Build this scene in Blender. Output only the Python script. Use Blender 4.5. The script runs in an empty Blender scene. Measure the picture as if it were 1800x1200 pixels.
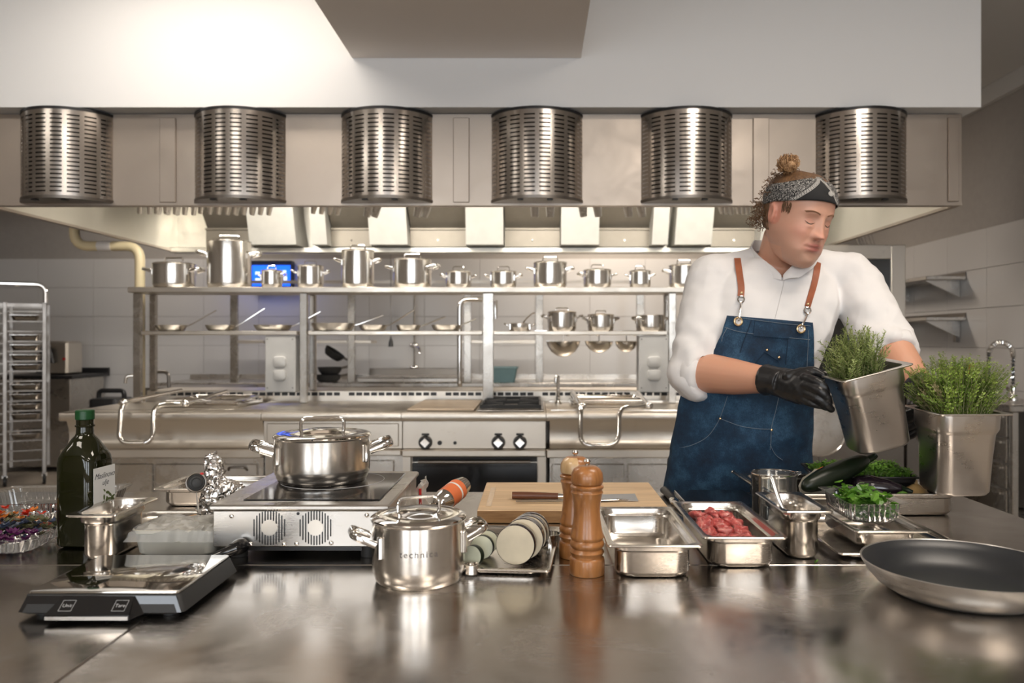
import bpy, bmesh, math, random
from mathutils import Vector, Matrix, noise
from mathutils.bvhtree import BVHTree
random.seed(7)
PI = math.pi
SC = bpy.context.scene
COL = SC.collection

# ---------------------------------------------------------------- camera, world, lights, exposure
FPX, CX, CY, CAMZ = 1400.0, 940.0, 597.0, 1.32
cam = bpy.data.cameras.new('camera'); camo = bpy.data.objects.new('camera', cam); COL.objects.link(camo)
camo.location = (0, 0, CAMZ); camo.rotation_euler = (PI/2, 0, 0)
cam.sensor_width = 36.0; cam.lens = FPX/1800*36.0
cam.shift_x = -(CX-900)/1800; cam.shift_y = (CY-600)/1800
cam.clip_start = 0.05; cam.clip_end = 60
cam.dof.use_dof = True; cam.dof.focus_distance = 1.85; cam.dof.aperture_fstop = 4.5
SC.camera = camo
w = bpy.data.worlds.new('world'); SC.world = w; w.use_nodes = True
bg = w.node_tree.nodes['Background']; bg.inputs[0].default_value = (0.80, 0.88, 1.0, 1); bg.inputs[1].default_value = 1.6
SC.view_settings.view_transform = 'Standard'; SC.view_settings.look = 'None'
SC.view_settings.gamma = 1.0; SC.view_settings.use_curve_mapping = False
SC.view_settings.exposure = 0.32
SC.cycles.max_bounces = 9; SC.cycles.diffuse_bounces = 4; SC.cycles.glossy_bounces = 5
SC.cycles.transparent_max_bounces = 16; SC.cycles.transmission_bounces = 6
SC.cycles.sample_clamp_indirect = 6.0; SC.cycles.caustics_reflective = False; SC.cycles.caustics_refractive = False
SC.cycles.use_denoising = True

def area(name, loc, size, power, color, target=None, rot=None, spread=PI):
    l = bpy.data.lights.new(name, 'AREA'); l.shape = 'RECTANGLE'; l.size = size[0]; l.size_y = size[1]
    l.energy = power; l.color = color; l.spread = spread
    o = bpy.data.objects.new(name, l); COL.objects.link(o); o.location = loc
    if target: o.rotation_euler = (Vector(target)-Vector(loc)).to_track_quat('-Z', 'Y').to_euler()
    if rot: o.rotation_euler = rot
    return o
WARM = (1.0, 0.86, 0.72); COOL = (0.92, 0.96, 1.0)
CEIL = 3.30
PANELS = [(-1.62, 3.30), (1.35, 1.3), (-1.75, 0.2), (1.35, -1.0), (-1.75, -2.4), (1.35, -2.9), (-4.4, 1.0), (-3.6, 7.75), (0.8, 7.75)]  # last two panels are added to brighten the back wall
PPOW = [6, 18, 9, 12, 9, 9, 2, 7, 44]
for i, (x, y) in enumerate(PANELS):
    area('ceiling_panel_light', (x, y, CEIL-.045), (1.15, .56), PPOW[i], WARM, rot=(0, 0, 0))
# daylight through windows added behind the camera for striped reflections in the steel
for x in (-2.6, -0.3, 2.0):
    area('window_daylight', (x, -3.95, 1.75), (1.5, 1.9), 34, COOL, target=(x, 0, 1.5))
# extraction hood: added wash lights brighten its rear wall, then its own lamps
for x in (-2.1, -1.1, -.1, .9, 1.8):
    area('hood_wash_light', (x, 5.15, 2.30), (.6, .10), 2.6, (1.0, .95, .86), target=(x, 6.4, 2.22))
for x in (-2.0, -0.9, 0.25, 1.4):
    area('hood_lamp_light', (x, 5.0, 2.40), (.7, .16), 15, (1.0, .94, .86), target=(x, 5.9, 1.0))

# ---------------------------------------------------------------- helpers
def at(px, row, y): return Vector(((px-CX)*y/FPX, y, CAMZ-(row-CY)*y/FPX))

class MB:
    def __init__(s): s.v = []; s.f = []; s.M = None
    def _add(s, vs, fs):
        b = len(s.v)
        if s.M is not None: vs = [s.M @ Vector(v) for v in vs]
        s.v += [tuple(v) for v in vs]; s.f += [tuple(b+i for i in f) for f in fs]; return s
    def box(s, x0, x1, y0, y1, z0, z1):
        vs = [(x, y, z) for z in (z0, z1) for (x, y) in ((x0, y0), (x1, y0), (x1, y1), (x0, y1))]
        return s._add(vs, [(3,2,1,0),(4,5,6,7),(0,1,5,4),(1,2,6,5),(2,3,7,6),(3,0,4,7)])
    def cbox(s, x0, x1, y0, y1, z0, z1, c=.003):
        # chamfered box
        rs = []
        for z, k in ((z0, c), (z0+c, 0), (z1-c, 0), (z1, c)):
            rs.append(rrect((x0+x1)/2, (y0+y1)/2, x1-x0-2*k, y1-y0-2*k, max(c, .0008), 1, z))
        return s.loft(rs, True, True)
    def rbox(s, cx, cy, w, d, z0, z1, r=.02, b=.004, n=5):
        rs = []
        for z, k in ((z0, b), (z0+b*.3, b*.3), (z0+b, 0), (z1-b, 0), (z1-b*.3, b*.3), (z1, b)):
            rs.append(rrect(cx, cy, w-2*k, d-2*k, max(r-k, .0005), n, z))
        return s.loft(rs, True, True)
    def loft(s, rings, cap0=False, cap1=False, closed=False, loop=True):
        n = len(rings[0]); vs = [v for r in rings for v in r]; fs = []
        m = len(rings)
        for i in range(m if closed else m-1):
            a, b = i*n, ((i+1) % m)*n
            for j in range(n if loop else n-1):
                k = (j+1) % n; fs.append((a+j, a+k, b+k, b+j))
        if cap0: fs.append(tuple(range(n-1, -1, -1)))
        if cap1: fs.append(tuple((m-1)*n+j for j in range(n)))
        return s._add(vs, fs)
    def lathe(s, prof, n=32, c=(0, 0, 0), sx=1, sy=1):
        rings = []; p = [q for q in prof]
        vs = []; fs = []; idx = []
        for (r, z) in p:
            if r < 1e-6: idx.append([len(vs)]); vs.append((c[0], c[1], c[2]+z))
            else:
                idx.append(list(range(len(vs), len(vs)+n)))
                vs += [(c[0]+sx*r*math.cos(2*PI*j/n), c[1]+sy*r*math.sin(2*PI*j/n), c[2]+z) for j in range(n)]
        for a, b in zip(idx[:-1], idx[1:]):
            for j in range(n):
                k = (j+1) % n
                if len(a) == 1 and len(b) == 1: continue
                if len(a) == 1: fs.append((a[0], b[k], b[j]))
                elif len(b) == 1: fs.append((a[j], a[k], b[0]))
                else: fs.append((a[j], a[k], b[k], b[j]))
        return s._add(vs, fs)
    def tube(s, pts, r, n=10, caps=True, sm=0, flat=None, up=None, closed=False):
        pts = [Vector(p) for p in pts]
        rr = list(r) if isinstance(r, (list, tuple)) else [r]*len(pts)
        if sm: pts, rr = smooth_path(pts, rr, sm)
        rings = []; m = len(pts)
        T = []
        for i in range(m):
            if closed: t = pts[(i+1) % m]-pts[i-1]
            else: t = pts[min(i+1, m-1)]-pts[max(i-1, 0)]
            T.append(t.normalized() if t.length > 1e-9 else Vector((0, 0, 1)))
        nrm = Vector(up) if up else (Vector((0, 0, 1)) if abs(T[0].z) < .9 else Vector((1, 0, 0)))
        nrm = (nrm-T[0]*nrm.dot(T[0])).normalized()
        for i in range(m):
            nrm = (nrm-T[i]*nrm.dot(T[i])).normalized(); bi = T[i].cross(nrm)
            fa = flat or (1, 1)
            rings.append([pts[i]+nrm*(rr[i]*fa[0]*math.cos(2*PI*j/n))+bi*(rr[i]*fa[1]*math.sin(2*PI*j/n)) for j in range(n)])
        return s.loft(rings, caps and not closed, caps and not closed, closed)
    def ell(s, c, r, n=16, m=10, R=None):
        M0 = s.M
        M = Matrix.Translation(c) @ (R.to_4x4() if R else Matrix.Identity(4)) @ Matrix.Diagonal((r[0], r[1], r[2], 1))
        s.M = (M0 @ M) if M0 is not None else M
        s.lathe([(math.sin(PI*i/m), -math.cos(PI*i/m)) if 0 < i < m else (0, -math.cos(PI*i/m)) for i in range(m+1)], n)
        s.M = M0; return s
    def cyl(s, p0, p1, r0, r1=None, n=16):
        p0 = Vector(p0); p1 = Vector(p1); return s.tube([p0, p1], [r0, r1 if r1 is not None else r0], n)
    def ring(s, c, R, r, n=24, k=8, axis='z'):
        pts = []
        for j in range(n):
            a = 2*PI*j/n; u, v = R*math.cos(a), R*math.sin(a)
            pts.append(Vector(c)+Vector((u, v, 0) if axis == 'z' else ((u, 0, v) if axis == 'y' else (0, u, v))))
        return s.tube(pts, r, k, closed=True, up=(0, 0, 1) if axis == 'z' else ((0, 1, 0) if axis == 'y' else (1, 0, 0)))
    def prism(s, poly, a, b, plane='xz'):
        # extruded polygon: poly in plane, a..b along the third axis
        n = len(poly)
        def P(u, v, w): return (u, w, v) if plane == 'xz' else ((u, v, w) if plane == 'xy' else (w, u, v))
        vs = [P(u, v, a) for u, v in poly]+[P(u, v, b) for u, v in poly]
        fs = [tuple(range(n-1, -1, -1)), tuple(range(n, 2*n))]+[(j, (j+1) % n, n+(j+1) % n, n+j) for j in range(n)]
        return s._add(vs, fs)
    def quad(s, a, b, c, d): return s._add([a, b, c, d], [(0, 1, 2, 3)])

def smooth_path(pts, rr, k):
    out, ro = [], []; m = len(pts)
    for i in range(m-1):
        p0, p1, p2, p3 = pts[max(i-1, 0)], pts[i], pts[i+1], pts[min(i+2, m-1)]
        for j in range(k):
            t = j/k
            out.append(0.5*((2*p1)+(p2-p0)*t+(2*p0-5*p1+4*p2-p3)*t*t+(3*p1-p0-3*p2+p3)*t**3))
            ro.append(rr[i]*(1-t)+rr[i+1]*t)
    out.append(pts[-1]); ro.append(rr[-1]); return out, ro

def rrect(cx, cy, w, d, r, n, z):
    r = min(r, w/2-1e-4, d/2-1e-4); out = []
    for (sx, sy, a0) in ((1, 1, 0), (-1, 1, PI/2), (-1, -1, PI), (1, -1, 1.5*PI)):
        for j in range(n+1):
            a = a0+(PI/2)*j/n
            out.append((cx+sx*(w/2-r)+r*math.cos(a), cy+sy*(d/2-r)+r*math.sin(a), z))
    return out

def finish(me, mat, smooth=35):
    bm = bmesh.new(); bm.from_mesh(me); bmesh.ops.recalc_face_normals(bm, faces=bm.faces); bm.to_mesh(me); bm.free()
    if mat is not None: me.materials.append(mat)
    if smooth:
        me.polygons.foreach_set('use_smooth', [True]*len(me.polygons))
        if smooth < 180: me.set_sharp_from_angle(angle=math.radians(smooth))
    me.update()

def mk(name, mb, mat, parent=None, smooth=35, loc=None, recalc=True):
    me = bpy.data.meshes.new(name); me.from_pydata(mb.v, [], mb.f)
    if recalc: finish(me, mat, smooth)
    else:
        me.materials.append(mat); me.update()
    o = bpy.data.objects.new(name, me); COL.objects.link(o)
    if parent is not None: o.parent = parent
    if loc is not None: o.location = loc
    return o

def tag(o, label=None, cat=None, group=None, kind=None):
    if label: o['label'] = label
    if cat: o['category'] = cat
    if group: o['group'] = group
    if kind: o['kind'] = kind
    return o

def thing(name, label, cat, loc=(0, 0, 0), rot=(0, 0, 0), group=None):
    o = bpy.data.objects.new(name, None); COL.objects.link(o); o.empty_display_size = .05
    o.location = loc; o.rotation_euler = rot
    return tag(o, label, cat, group)

def part(name, mb, mat, parent, smooth=35, label=None, kind=None):
    o = mk(name, mb, mat, parent, smooth)
    if label: o['label'] = label
    if kind: o['kind'] = kind
    return o

def struct(name, mb, mat, parent=None, smooth=35):
    o = mk(name, mb, mat, parent, smooth); o['kind'] = 'structure'; return o

def dup(root, loc, rot=None, label=None, scale=None):
    def cp(o, par):
        c = o.copy(); COL.objects.link(c); c.parent = par
        for ch in kids.get(o.name, []): cp(ch, c)
        return c
    kids = {}
    for o in bpy.data.objects:
        if o.parent is not None: kids.setdefault(o.parent.name, []).append(o)
    r = cp(root, None); r.location = loc
    if rot is not None: r.rotation_euler = rot
    if scale is not None: r.scale = scale
    if label: r['label'] = label
    return r

def remesh(mb, vox, it=2, fac=.5):
    me = bpy.data.meshes.new('tmp'); me.from_pydata(mb.v, [], mb.f)
    bm = bmesh.new(); bm.from_mesh(me); bmesh.ops.recalc_face_normals(bm, faces=bm.faces); bm.to_mesh(me); bm.free()
    o = bpy.data.objects.new('tmp', me); COL.objects.link(o)
    m = o.modifiers.new('r', 'REMESH'); m.mode = 'VOXEL'; m.voxel_size = vox; m.adaptivity = 0
    if it:
        s = o.modifiers.new('s', 'SMOOTH'); s.iterations = it; s.factor = fac
    dg = bpy.context.evaluated_depsgraph_get(); dg.update()
    out = bpy.data.meshes.new_from_object(o.evaluated_get(dg))
    bpy.data.objects.remove(o); bpy.data.meshes.remove(me)
    return out

def text_mb(body, size, extrude=.0004, shear=0, align='CENTER', spacing=1):
    cu = bpy.data.curves.new('t', 'FONT'); cu.body = body; cu.size = size; cu.extrude = extrude; cu.shear = shear
    cu.align_x = align; cu.align_y = 'CENTER'; cu.space_character = spacing; cu.resolution_u = 3
    o = bpy.data.objects.new('t', cu); COL.objects.link(o)
    dg = bpy.context.evaluated_depsgraph_get(); dg.update()
    me = bpy.data.meshes.new_from_object(o.evaluated_get(dg))
    mb = MB(); mb.v = [tuple(v.co) for v in me.vertices]; mb.f = [tuple(p.vertices) for p in me.polygons]
    bpy.data.objects.remove(o); bpy.data.curves.remove(cu); bpy.data.meshes.remove(me)
    return mb
def xf(mb, fn): mb.v = [tuple(fn(Vector(v))) for v in mb.v]; return mb

# ---------------------------------------------------------------- materials
def newmat(name):
    m = bpy.data.materials.new(name); m.use_nodes = True; nt = m.node_tree
    return m, nt, nt.nodes['Principled BSDF']
def coords(nt, scale=(1, 1, 1), kind='Object'):
    tc = nt.nodes.new('ShaderNodeTexCoord'); mp = nt.nodes.new('ShaderNodeMapping'); mp.inputs['Scale'].default_value = scale
    nt.links.new(tc.outputs[kind], mp.inputs['Vector']); return mp.outputs[0]
def nz(nt, vec, scale, detail=3, rough=.5, dist=0):
    n = nt.nodes.new('ShaderNodeTexNoise'); n.inputs['Scale'].default_value = scale; n.inputs['Detail'].default_value = detail
    n.inputs['Roughness'].default_value = rough; n.inputs['Distortion'].default_value = dist
    nt.links.new(vec, n.inputs['Vector']); return n.outputs['Fac']
def ramp(nt, fac, stops):
    r = nt.nodes.new('ShaderNodeValToRGB'); e = r.color_ramp.elements
    while len(e) < len(stops): e.new(.5)
    for k, (p, c) in enumerate(stops):
        e[k].position = p; e[k].color = (*c, 1) if len(c) == 3 else c
    nt.links.new(fac, r.inputs[0]); return r.outputs[0]
def maprange(nt, fac, a, b, c, d):
    r = nt.nodes.new('ShaderNodeMapRange'); r.inputs[1].default_value = a; r.inputs[2].default_value = b
    r.inputs[3].default_value = c; r.inputs[4].default_value = d; nt.links.new(fac, r.inputs[0]); return r.outputs[0]
def bump(nt, h, strength, dist, bs):
    b = nt.nodes.new('ShaderNodeBump'); b.inputs['Strength'].default_value = strength; b.inputs['Distance'].default_value = dist
    nt.links.new(h, b.inputs['Height']); nt.links.new(b.outputs[0], bs.inputs['Normal']); return b
def plain(name, col, rough=.5, metal=0, spec=.5, nscale=0, nstr=.2, ndist=.001, var=0, coat=0, sub=0, aniso=0):
    m, nt, bs = newmat(name)
    bs.inputs['Base Color'].default_value = (*col, 1); bs.inputs['Roughness'].default_value = rough
    bs.inputs['Metallic'].default_value = metal; bs.inputs['Specular IOR Level'].default_value = spec
    bs.inputs['Coat Weight'].default_value = coat
    if sub:
        bs.inputs['Subsurface Weight'].default_value = sub; bs.inputs['Subsurface Scale'].default_value = .01
        bs.inputs['Subsurface Radius'].default_value = (1, .35, .2)
    if nscale or var:
        v = coords(nt); h = nz(nt, v, nscale or 8, 4)
        if nscale: bump(nt, h, nstr, ndist, bs)
        if var:
            c2 = nz(nt, v, 3 if not nscale else nscale*.4, 4)
            o = ramp(nt, c2, [(.3, tuple(max(0, x*(1-var)) for x in col)), (.7, tuple(min(1, x*(1+var)) for x in col))])
            nt.links.new(o, bs.inputs['Base Color'])
    else:
        nt.links.new(ramp(nt, nz(nt, coords(nt), 14, 2), [(.3, tuple(x*.96 for x in col)), (.7, tuple(min(1, x*1.03) for x in col))]), bs.inputs['Base Color'])
    return m
def steel(name, col=(.60, .575, .54), rough=.26, streak=(2, 60, 60), sstr=.06, smudge=.10, aniso=0):
    m, nt, bs = newmat(name)
    bs.inputs['Metallic'].default_value = 1; bs.inputs['Base Color'].default_value = (*col, 1)
    bs.inputs['Anisotropic'].default_value = aniso
    v = coords(nt, streak); h = nz(nt, v, 30, 2)
    v2 = coords(nt); s = nz(nt, v2, 5, 5, .6, .6)
    mul = nt.nodes.new('ShaderNodeMath'); mul.operation = 'ADD'
    nt.links.new(maprange(nt, h, .3, .7, -.03, .03), mul.inputs[0]); nt.links.new(maprange(nt, s, .35, .7, max(rough-smudge*.5, .03), rough+smudge), mul.inputs[1])
    nt.links.new(mul.outputs[0], bs.inputs['Roughness'])
    if sstr: bump(nt, h, sstr, .0006, bs)
    return m
M = {}
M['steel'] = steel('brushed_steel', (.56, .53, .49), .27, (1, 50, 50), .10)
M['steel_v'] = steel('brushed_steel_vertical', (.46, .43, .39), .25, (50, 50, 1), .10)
M['hood'] = steel('hood_steel', (.47, .41, .355), .42, (40, 40, 1), .08, .08)
M['diffuser'] = steel('diffuser_steel', (.56, .52, .48), .20, (1, 1, 60), .06, .05)
M['hood_in'] = steel('hood_inner_steel', (.74, .71, .64), .38, (1, 30, 30), .06)
M['filter'] = plain('hood_filter_steel', (.30, .265, .215), .42, .45)
M['hood_col'] = plain('hood_column_enamel', (.70, .67, .60), .45, .2)
M['rack_steel'] = steel('rack_steel', (.36, .335, .31), .36)
M['table'] = steel('worktop_steel', (.57, .535, .50), .19, (.8, 30, 30), .05, .12)
M['pot'] = steel('pot_steel', (.76, .725, .675), .21, (1, 1, 50), .06, .05)
M['pot_shiny'] = steel('polished_pot_steel', (.74, .71, .67), .07, (1, 1, 30), .0, .03)
M['chrome'] = steel('chrome', (.78, .76, .73), .08, (1, 1, 1), 0, .04)
M['gn'] = steel('gastro_steel', (.62, .585, .54), .20, (2, 2, 20), 0, .10)
M['gn_worn'] = steel('worn_gastro_steel', (.56, .525, .49), .33, (1, 1, 4), 0, .14)
M['alu'] = steel('satin_aluminium', (.70, .68, .65), .30, (1, 1, 40), .08, .06)
M['steel_dark'] = steel('dark_steel', (.22, .20, .18), .35)
M['range'] = steel('range_steel', (.66, .61, .54), .34, (1, 40, 40), .08)
M['white'] = plain('white_plaster', (.86, .86, .86), .75, nscale=60, nstr=.05)
M['duct'] = plain('beige_plaster', (.80, .745, .70), .8, nscale=60, nstr=.05)  # shade under the duct box is mixed into this beige; other parts share it
M['paint'] = plain('taupe_wall_paint', (.36, .33, .30), .7, nscale=50, nstr=.05, var=.03)
M['tile'] = plain('grey_white_tile', (.62, .60, .58), .22, nscale=3, nstr=.03, var=.02)
M['grout'] = plain('grout', (.42, .40, .38), .9, nscale=90)
M['floor'] = plain('beige_resin_floor', (.42, .36, .29), .38, nscale=120, nstr=.1, var=.08)
M['ceil'] = plain('ceiling_paint', (.62, .60, .57), .8, nscale=50, nstr=.05)
M['black'] = plain('black_plastic', (.014, .014, .015), .38)
M['black_gloss'] = plain('black_gloss', (.008, .008, .009), .07, coat=.5)
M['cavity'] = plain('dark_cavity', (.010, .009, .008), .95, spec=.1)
M['black_rubber'] = plain('black_rubber', (.02, .02, .02), .6)
M['white_pl'] = plain('white_plastic', (.72, .70, .66), .35)
M['grey_pl'] = plain('grey_plastic', (.30, .30, .30), .4)
M['iron'] = plain('cast_iron', (.02, .02, .02), .55, nscale=200, nstr=.3)
M['green_cap'] = plain('green_cap', (.003, .055, .012), .35)
M['orange'] = plain('orange_label', (.80, .20, .07), .4, var=.1)
M['red'] = plain('red_plastic', (.55, .02, .02), .35)
M['paper'] = plain('label_paper', (.78, .78, .76), .6)
M['ink'] = plain('dark_ink', (.03, .035, .05), .6)
M['etched'] = plain('etched_print', (.14, .12, .11), .5)
M['tag'] = plain('grey_print', (.40, .40, .40), .5)
M['yellowpipe'] = plain('cream_yellow_paint', (.82, .68, .42), .4, var=.03)
M['crate'] = plain('blue_grey_plastic', (.17, .27, .28), .45)
M['nonstick'] = plain('nonstick_coating', (.016, .018, .021), .38, nscale=300, nstr=.1)
M['lbrown'] = plain('griddle_plate', (.42, .32, .22), .38, .3, var=.15, nscale=20, nstr=.05)
def wood(name, c1, c2, scale, rough=.35, coat=0, rings=3.0):
    m, nt, bs = newmat(name)
    v = coords(nt, scale); h = nz(nt, v, rings, 5, .6, 1.2)
    nt.links.new(ramp(nt, h, [(.28, c2), (.5, c1), (.72, tuple(min(1, x*1.2) for x in c1))]), bs.inputs['Base Color'])
    bs.inputs['Roughness'].default_value = rough; bs.inputs['Coat Weight'].default_value = coat; bs.inputs['Coat Roughness'].default_value = .12
    bump(nt, nz(nt, v, 25, 3), .08, .0005, bs); return m
M['mill'] = wood('turned_cherry_wood', (.38, .155, .045), (.19, .066, .016), (9, 9, 2.0), .36, .3, 4)
M['mill2'] = wood('pale_sapwood', (.62, .42, .22), (.45, .27, .12), (9, 9, 2), .3, .5, 4)
M['board'] = wood('maple_board', (.64, .46, .28), (.52, .35, .195), (1.2, 14, 14), .5, 0, 2.2)
M['board_end'] = wood('board_edge', (.36, .20, .085), (.24, .12, .045), (2, 2, 30), .5, 0, 3)
M['walnut'] = wood('brown_handle_wood', (.13, .045, .02), (.07, .02, .01), (4, 30, 30), .4, .2, 3)
M['spoonwood'] = wood('spoon_wood', (.52, .25, .07), (.36, .15, .04), (6, 20, 20), .45)

def clear(name, tint=(1, 1, 1), gloss=.12, rough=.05, opac=0.0, body=(.8, .8, .8)):
    m, nt, bs = newmat(name); nt.nodes.remove(bs); out = nt.nodes['Material Output']
    tr = nt.nodes.new('ShaderNodeBsdfTransparent'); tr.inputs[0].default_value = (*tint, 1)
    gl = nt.nodes.new('ShaderNodeBsdfGlossy'); gl.inputs['Roughness'].default_value = rough
    fr = nt.nodes.new('ShaderNodeFresnel'); fr.inputs[0].default_value = 1.5
    mix = nt.nodes.new('ShaderNodeMixShader')
    ad = nt.nodes.new('ShaderNodeMath'); ad.operation = 'ADD'; ad.use_clamp = True; ad.inputs[1].default_value = gloss
    nt.links.new(fr.outputs[0], ad.inputs[0]); nt.links.new(ad.outputs[0], mix.inputs[0])
    nt.links.new(tr.outputs[0], mix.inputs[1]); nt.links.new(gl.outputs[0], mix.inputs[2]); last = mix.outputs[0]
    if opac:
        df = nt.nodes.new('ShaderNodeBsdfDiffuse'); df.inputs[0].default_value = (*body, 1)
        m2 = nt.nodes.new('ShaderNodeMixShader'); m2.inputs[0].default_value = opac
        nt.links.new(last, m2.inputs[1]); nt.links.new(df.outputs[0], m2.inputs[2]); last = m2.outputs[0]
    nt.links.new(last, out.inputs[0]); return m
M['pane'] = clear('window_glass', (.97, .98, .98), .02)
M['clearpl'] = clear('clear_plastic', (.93, .95, .95), .06, .06, .04)
M['film'] = clear('cling_film', (.92, .93, .93), .02, .32, .34, (.66, .65, .62))
M['milky'] = clear('milky_plastic', (.9, .9, .86), .04, .3, .72, (.78, .75, .66))
M['jug'] = clear('clear_polycarbonate', (.90, .90, .88), .05, .04, .03)
M['ovenglass'] = clear('tinted_oven_glass', (.25, .27, .26), .06, .04)
def glassmat():
    m, nt, bs = newmat('green_bottle_glass')
    bs.inputs['Base Color'].default_value = (.010, .011, .002, 1); bs.inputs['Roughness'].default_value = .04
    bs.inputs['Transmission Weight'].default_value = .10; bs.inputs['IOR'].default_value = 1.5; return m
M['bottle'] = glassmat()
M['oil'] = plain('olive_oil', (.012, .014, .003), .1)
def emit(name, col, st):
    m, nt, bs = newmat(name); bs.inputs['Emission Color'].default_value = (*col, 1); bs.inputs['Emission Strength'].default_value = st
    bs.inputs['Base Color'].default_value = (*[c*.5 for c in col], 1); return m
M['lamp'] = emit('lamp_diffuser', (1.0, .93, .84), 5.0)
M['hoodlamp'] = emit('hood_lamp_diffuser', (1.0, .94, .82), 3.0)
M['screen'] = emit('blue_screen', (.01, .12, .85), 1.3)
M['screen_text'] = emit('screen_white', (.75, .85, 1.0), 1.1)
# ---------------------------------------------------------------- the room
XL, XR, YB, YF = -6.6, 3.57, 8.68, -4.2
TZ = 2.20
struct('floor', MB().box(XL-.1, XR+.1, YF-.1, YB+.1, -.1, 0), M['floor'])
struct('ceiling', MB().box(XL-.1, XR+.1, YF-.1, YB+.1, CEIL, CEIL+.1), M['ceil'])
wb = struct('wall_back', MB().box(XL-.1, XR+.1, YB, YB+.12, 0, CEIL), M['paint'])
wr = struct('wall_right', MB().box(XR, XR+.12, YF, YB, 0, CEIL), M['paint'])
wl = struct('wall_left', MB().box(XL-.12, XL, YF, YB, 0, CEIL), M['paint'])
# grout bed under the tiles
struct('tile_bed', MB().box(XL, XR, YB-.012, YB-.001, 0, TZ), M['grout'], wb)
struct('tile_bed', MB().box(XR-.012, XR-.001, 2.0, YB-.012, 0, TZ), M['grout'], wr)
TW, TH, TG = .60, .3143, .003
tile_me = mk('tile', MB().cbox(TG/2, TW-TG/2, -.020, -.012, TG/2, TH-TG/2, .0015), M['tile'], wb); tile_me.location = (XL, YB, 0); tile_me['kind'] = 'structure'
nrow = 7
for r in range(nrow):
    for c in range(int((XR-XL)/TW)+1):
        if r == 0 and c == 0: continue
        x = XL+c*TW
        if x+TW > XR-.012 and r*TH < 99:
            if x+.2 > XR: continue
        o = tile_me.copy(); COL.objects.link(o); o.parent = wb
        o.location = (min(x, XR-TW-.0125), YB, r*TH)
for r in range(nrow):
    for c in range(11):
        o = tile_me.copy(); COL.objects.link(o); o.parent = wr
        o.location = (XR, YB-.022-c*TW, r*TH); o.rotation_euler = (0, 0, -PI/2)
# wall behind the camera, three windows added to stripe the reflections
WIN = [(-3.4, -1.8), (-1.1, .5), (1.2, 2.8)]
mb = MB(); xs = [XL]+[v for a in WIN for v in a]+[XR]
for i in range(0, len(xs), 2): mb.box(xs[i], xs[i+1], YF-.12, YF, 0, CEIL)
for a, b in WIN: mb.box(a, b, YF-.12, YF, 0, .75); mb.box(a, b, YF-.12, YF, 2.75, CEIL)
struct('wall_front', mb, M['duct'])
for i, (a, b) in enumerate(WIN):
    mb = MB()
    for (x0, x1, z0, z1) in ((a, a+.06, .75, 2.75), (b-.06, b, .75, 2.75), (a, b, .75, .81), (a, b, 2.69, 2.75), ((a+b)/2-.03, (a+b)/2+.03, .81, 2.69)):
        mb.box(x0, x1, YF-.09, YF-.03, z0, z1)
    f = struct('window_%d' % (i+1), mb, M['white_pl'])
    struct('window_pane', MB().box(a+.05, b-.05, YF-.062, YF-.056, .80, 2.70), M['pane'], f)
# ceiling trim along right wall
struct('trim_1', MB().cbox(XR-.05, XR, YF, YB, CEIL-.14, CEIL, .004), M['ceil'])
# bulkhead over the hood and the duct box running towards the camera
struct('ceiling_bulkhead', MB().box(XL, 2.275, 4.06, 6.75, 2.505, CEIL), M['white'])
struct('ceiling_duct_box', MB().box(-.93, .235, -2.5, 4.058, 2.755, CEIL), M['duct'])
# ceiling panels
pl = None
names = ['in front of the bulkhead, left of the duct box', 'in front of the bulkhead, right of the duct box', 'above the left end of the worktops',
         'above the right end of the worktops', 'at the back of the room on the left', 'at the back of the room on the right',
         'over the left aisle', 'over the far left corner by the tray rack', 'behind the hood near the back wall']
for i, (x, y) in enumerate(PANELS):
    if pl is None:
        pl = thing('ceiling_light', 'white rectangular ceiling light panel '+names[0], 'ceiling light', (x, y, CEIL), group='ceiling light panels')
        fr = MB(); 
        for (a, b, c, d) in ((-.62, .62, -.33, -.30), (-.62, .62, .30, .33), (-.62, -.59, -.30, .30), (.59, .62, -.30, .30)): fr.box(a, b, c, d, -.04, 0)
        part('frame', fr, M['white_pl'], pl); part('diffuser', MB().box(-.59, .59, -.30, .30, -.02, -.005), M['lamp'], pl)
    else: dup(pl, (x, y, CEIL), label='white rectangular ceiling light panel '+names[i])

# ---------------------------------------------------------------- extraction hood
HX0, HX1, HY0, HY1, HZ0, HZ1 = -2.905, 2.235, 4.17, 6.45, 2.022, 2.50
hood = thing('extraction_hood', 'large stainless steel extraction hood hanging over the cooking block with perforated round diffusers', 'extraction hood', (0, 0, 0))
part('front_panel', MB().box(HX0, HX1, HY0, HY0+.02, HZ0+.015, HZ1), M['hood'], hood)
part('bottom_rim', MB().box(HX0, HX1, HY0-.006, HY0+.05, HZ0, HZ0+.015).box(HX1-.03, HX1+.004, HY0+.05, HY1, HZ0, HZ0+.015).box(HX0-.004, HX0+.03, HY0+.05, HY1, HZ0, HZ0+.015), M['hood'], hood)
for nm, x in (('side_panel', HX0), ('side_panel', HX1-.02)):
    part(nm, MB().box(x, x+.02, HY0+.02, HY1, HZ0+.015, HZ1), M['hood_in'], hood)
part('rear_panel', MB().box(HX0+.02, HX1-.02, HY1-.02, HY1, HZ0+.03, HZ1), M['hood_in'], hood)
part('rear_gutter', MB().cbox(HX0+.02, HX1-.02, HY1-.16, HY1-.02, HZ0-.012, HZ0+.028, .004), M['hood_in'], hood)
part('hood_ceiling', MB().box(HX0+.02, HX1-.02, HY0+.02, HY1-.02, HZ1-.02, HZ1), M['hood_in'], hood)
part('end_cover', MB().cbox(HX1-.075, HX1-.02, HY0-.014, HY0-.0062, HZ0+.02, HZ1-.02, .002), M['hood'], hood)
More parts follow.
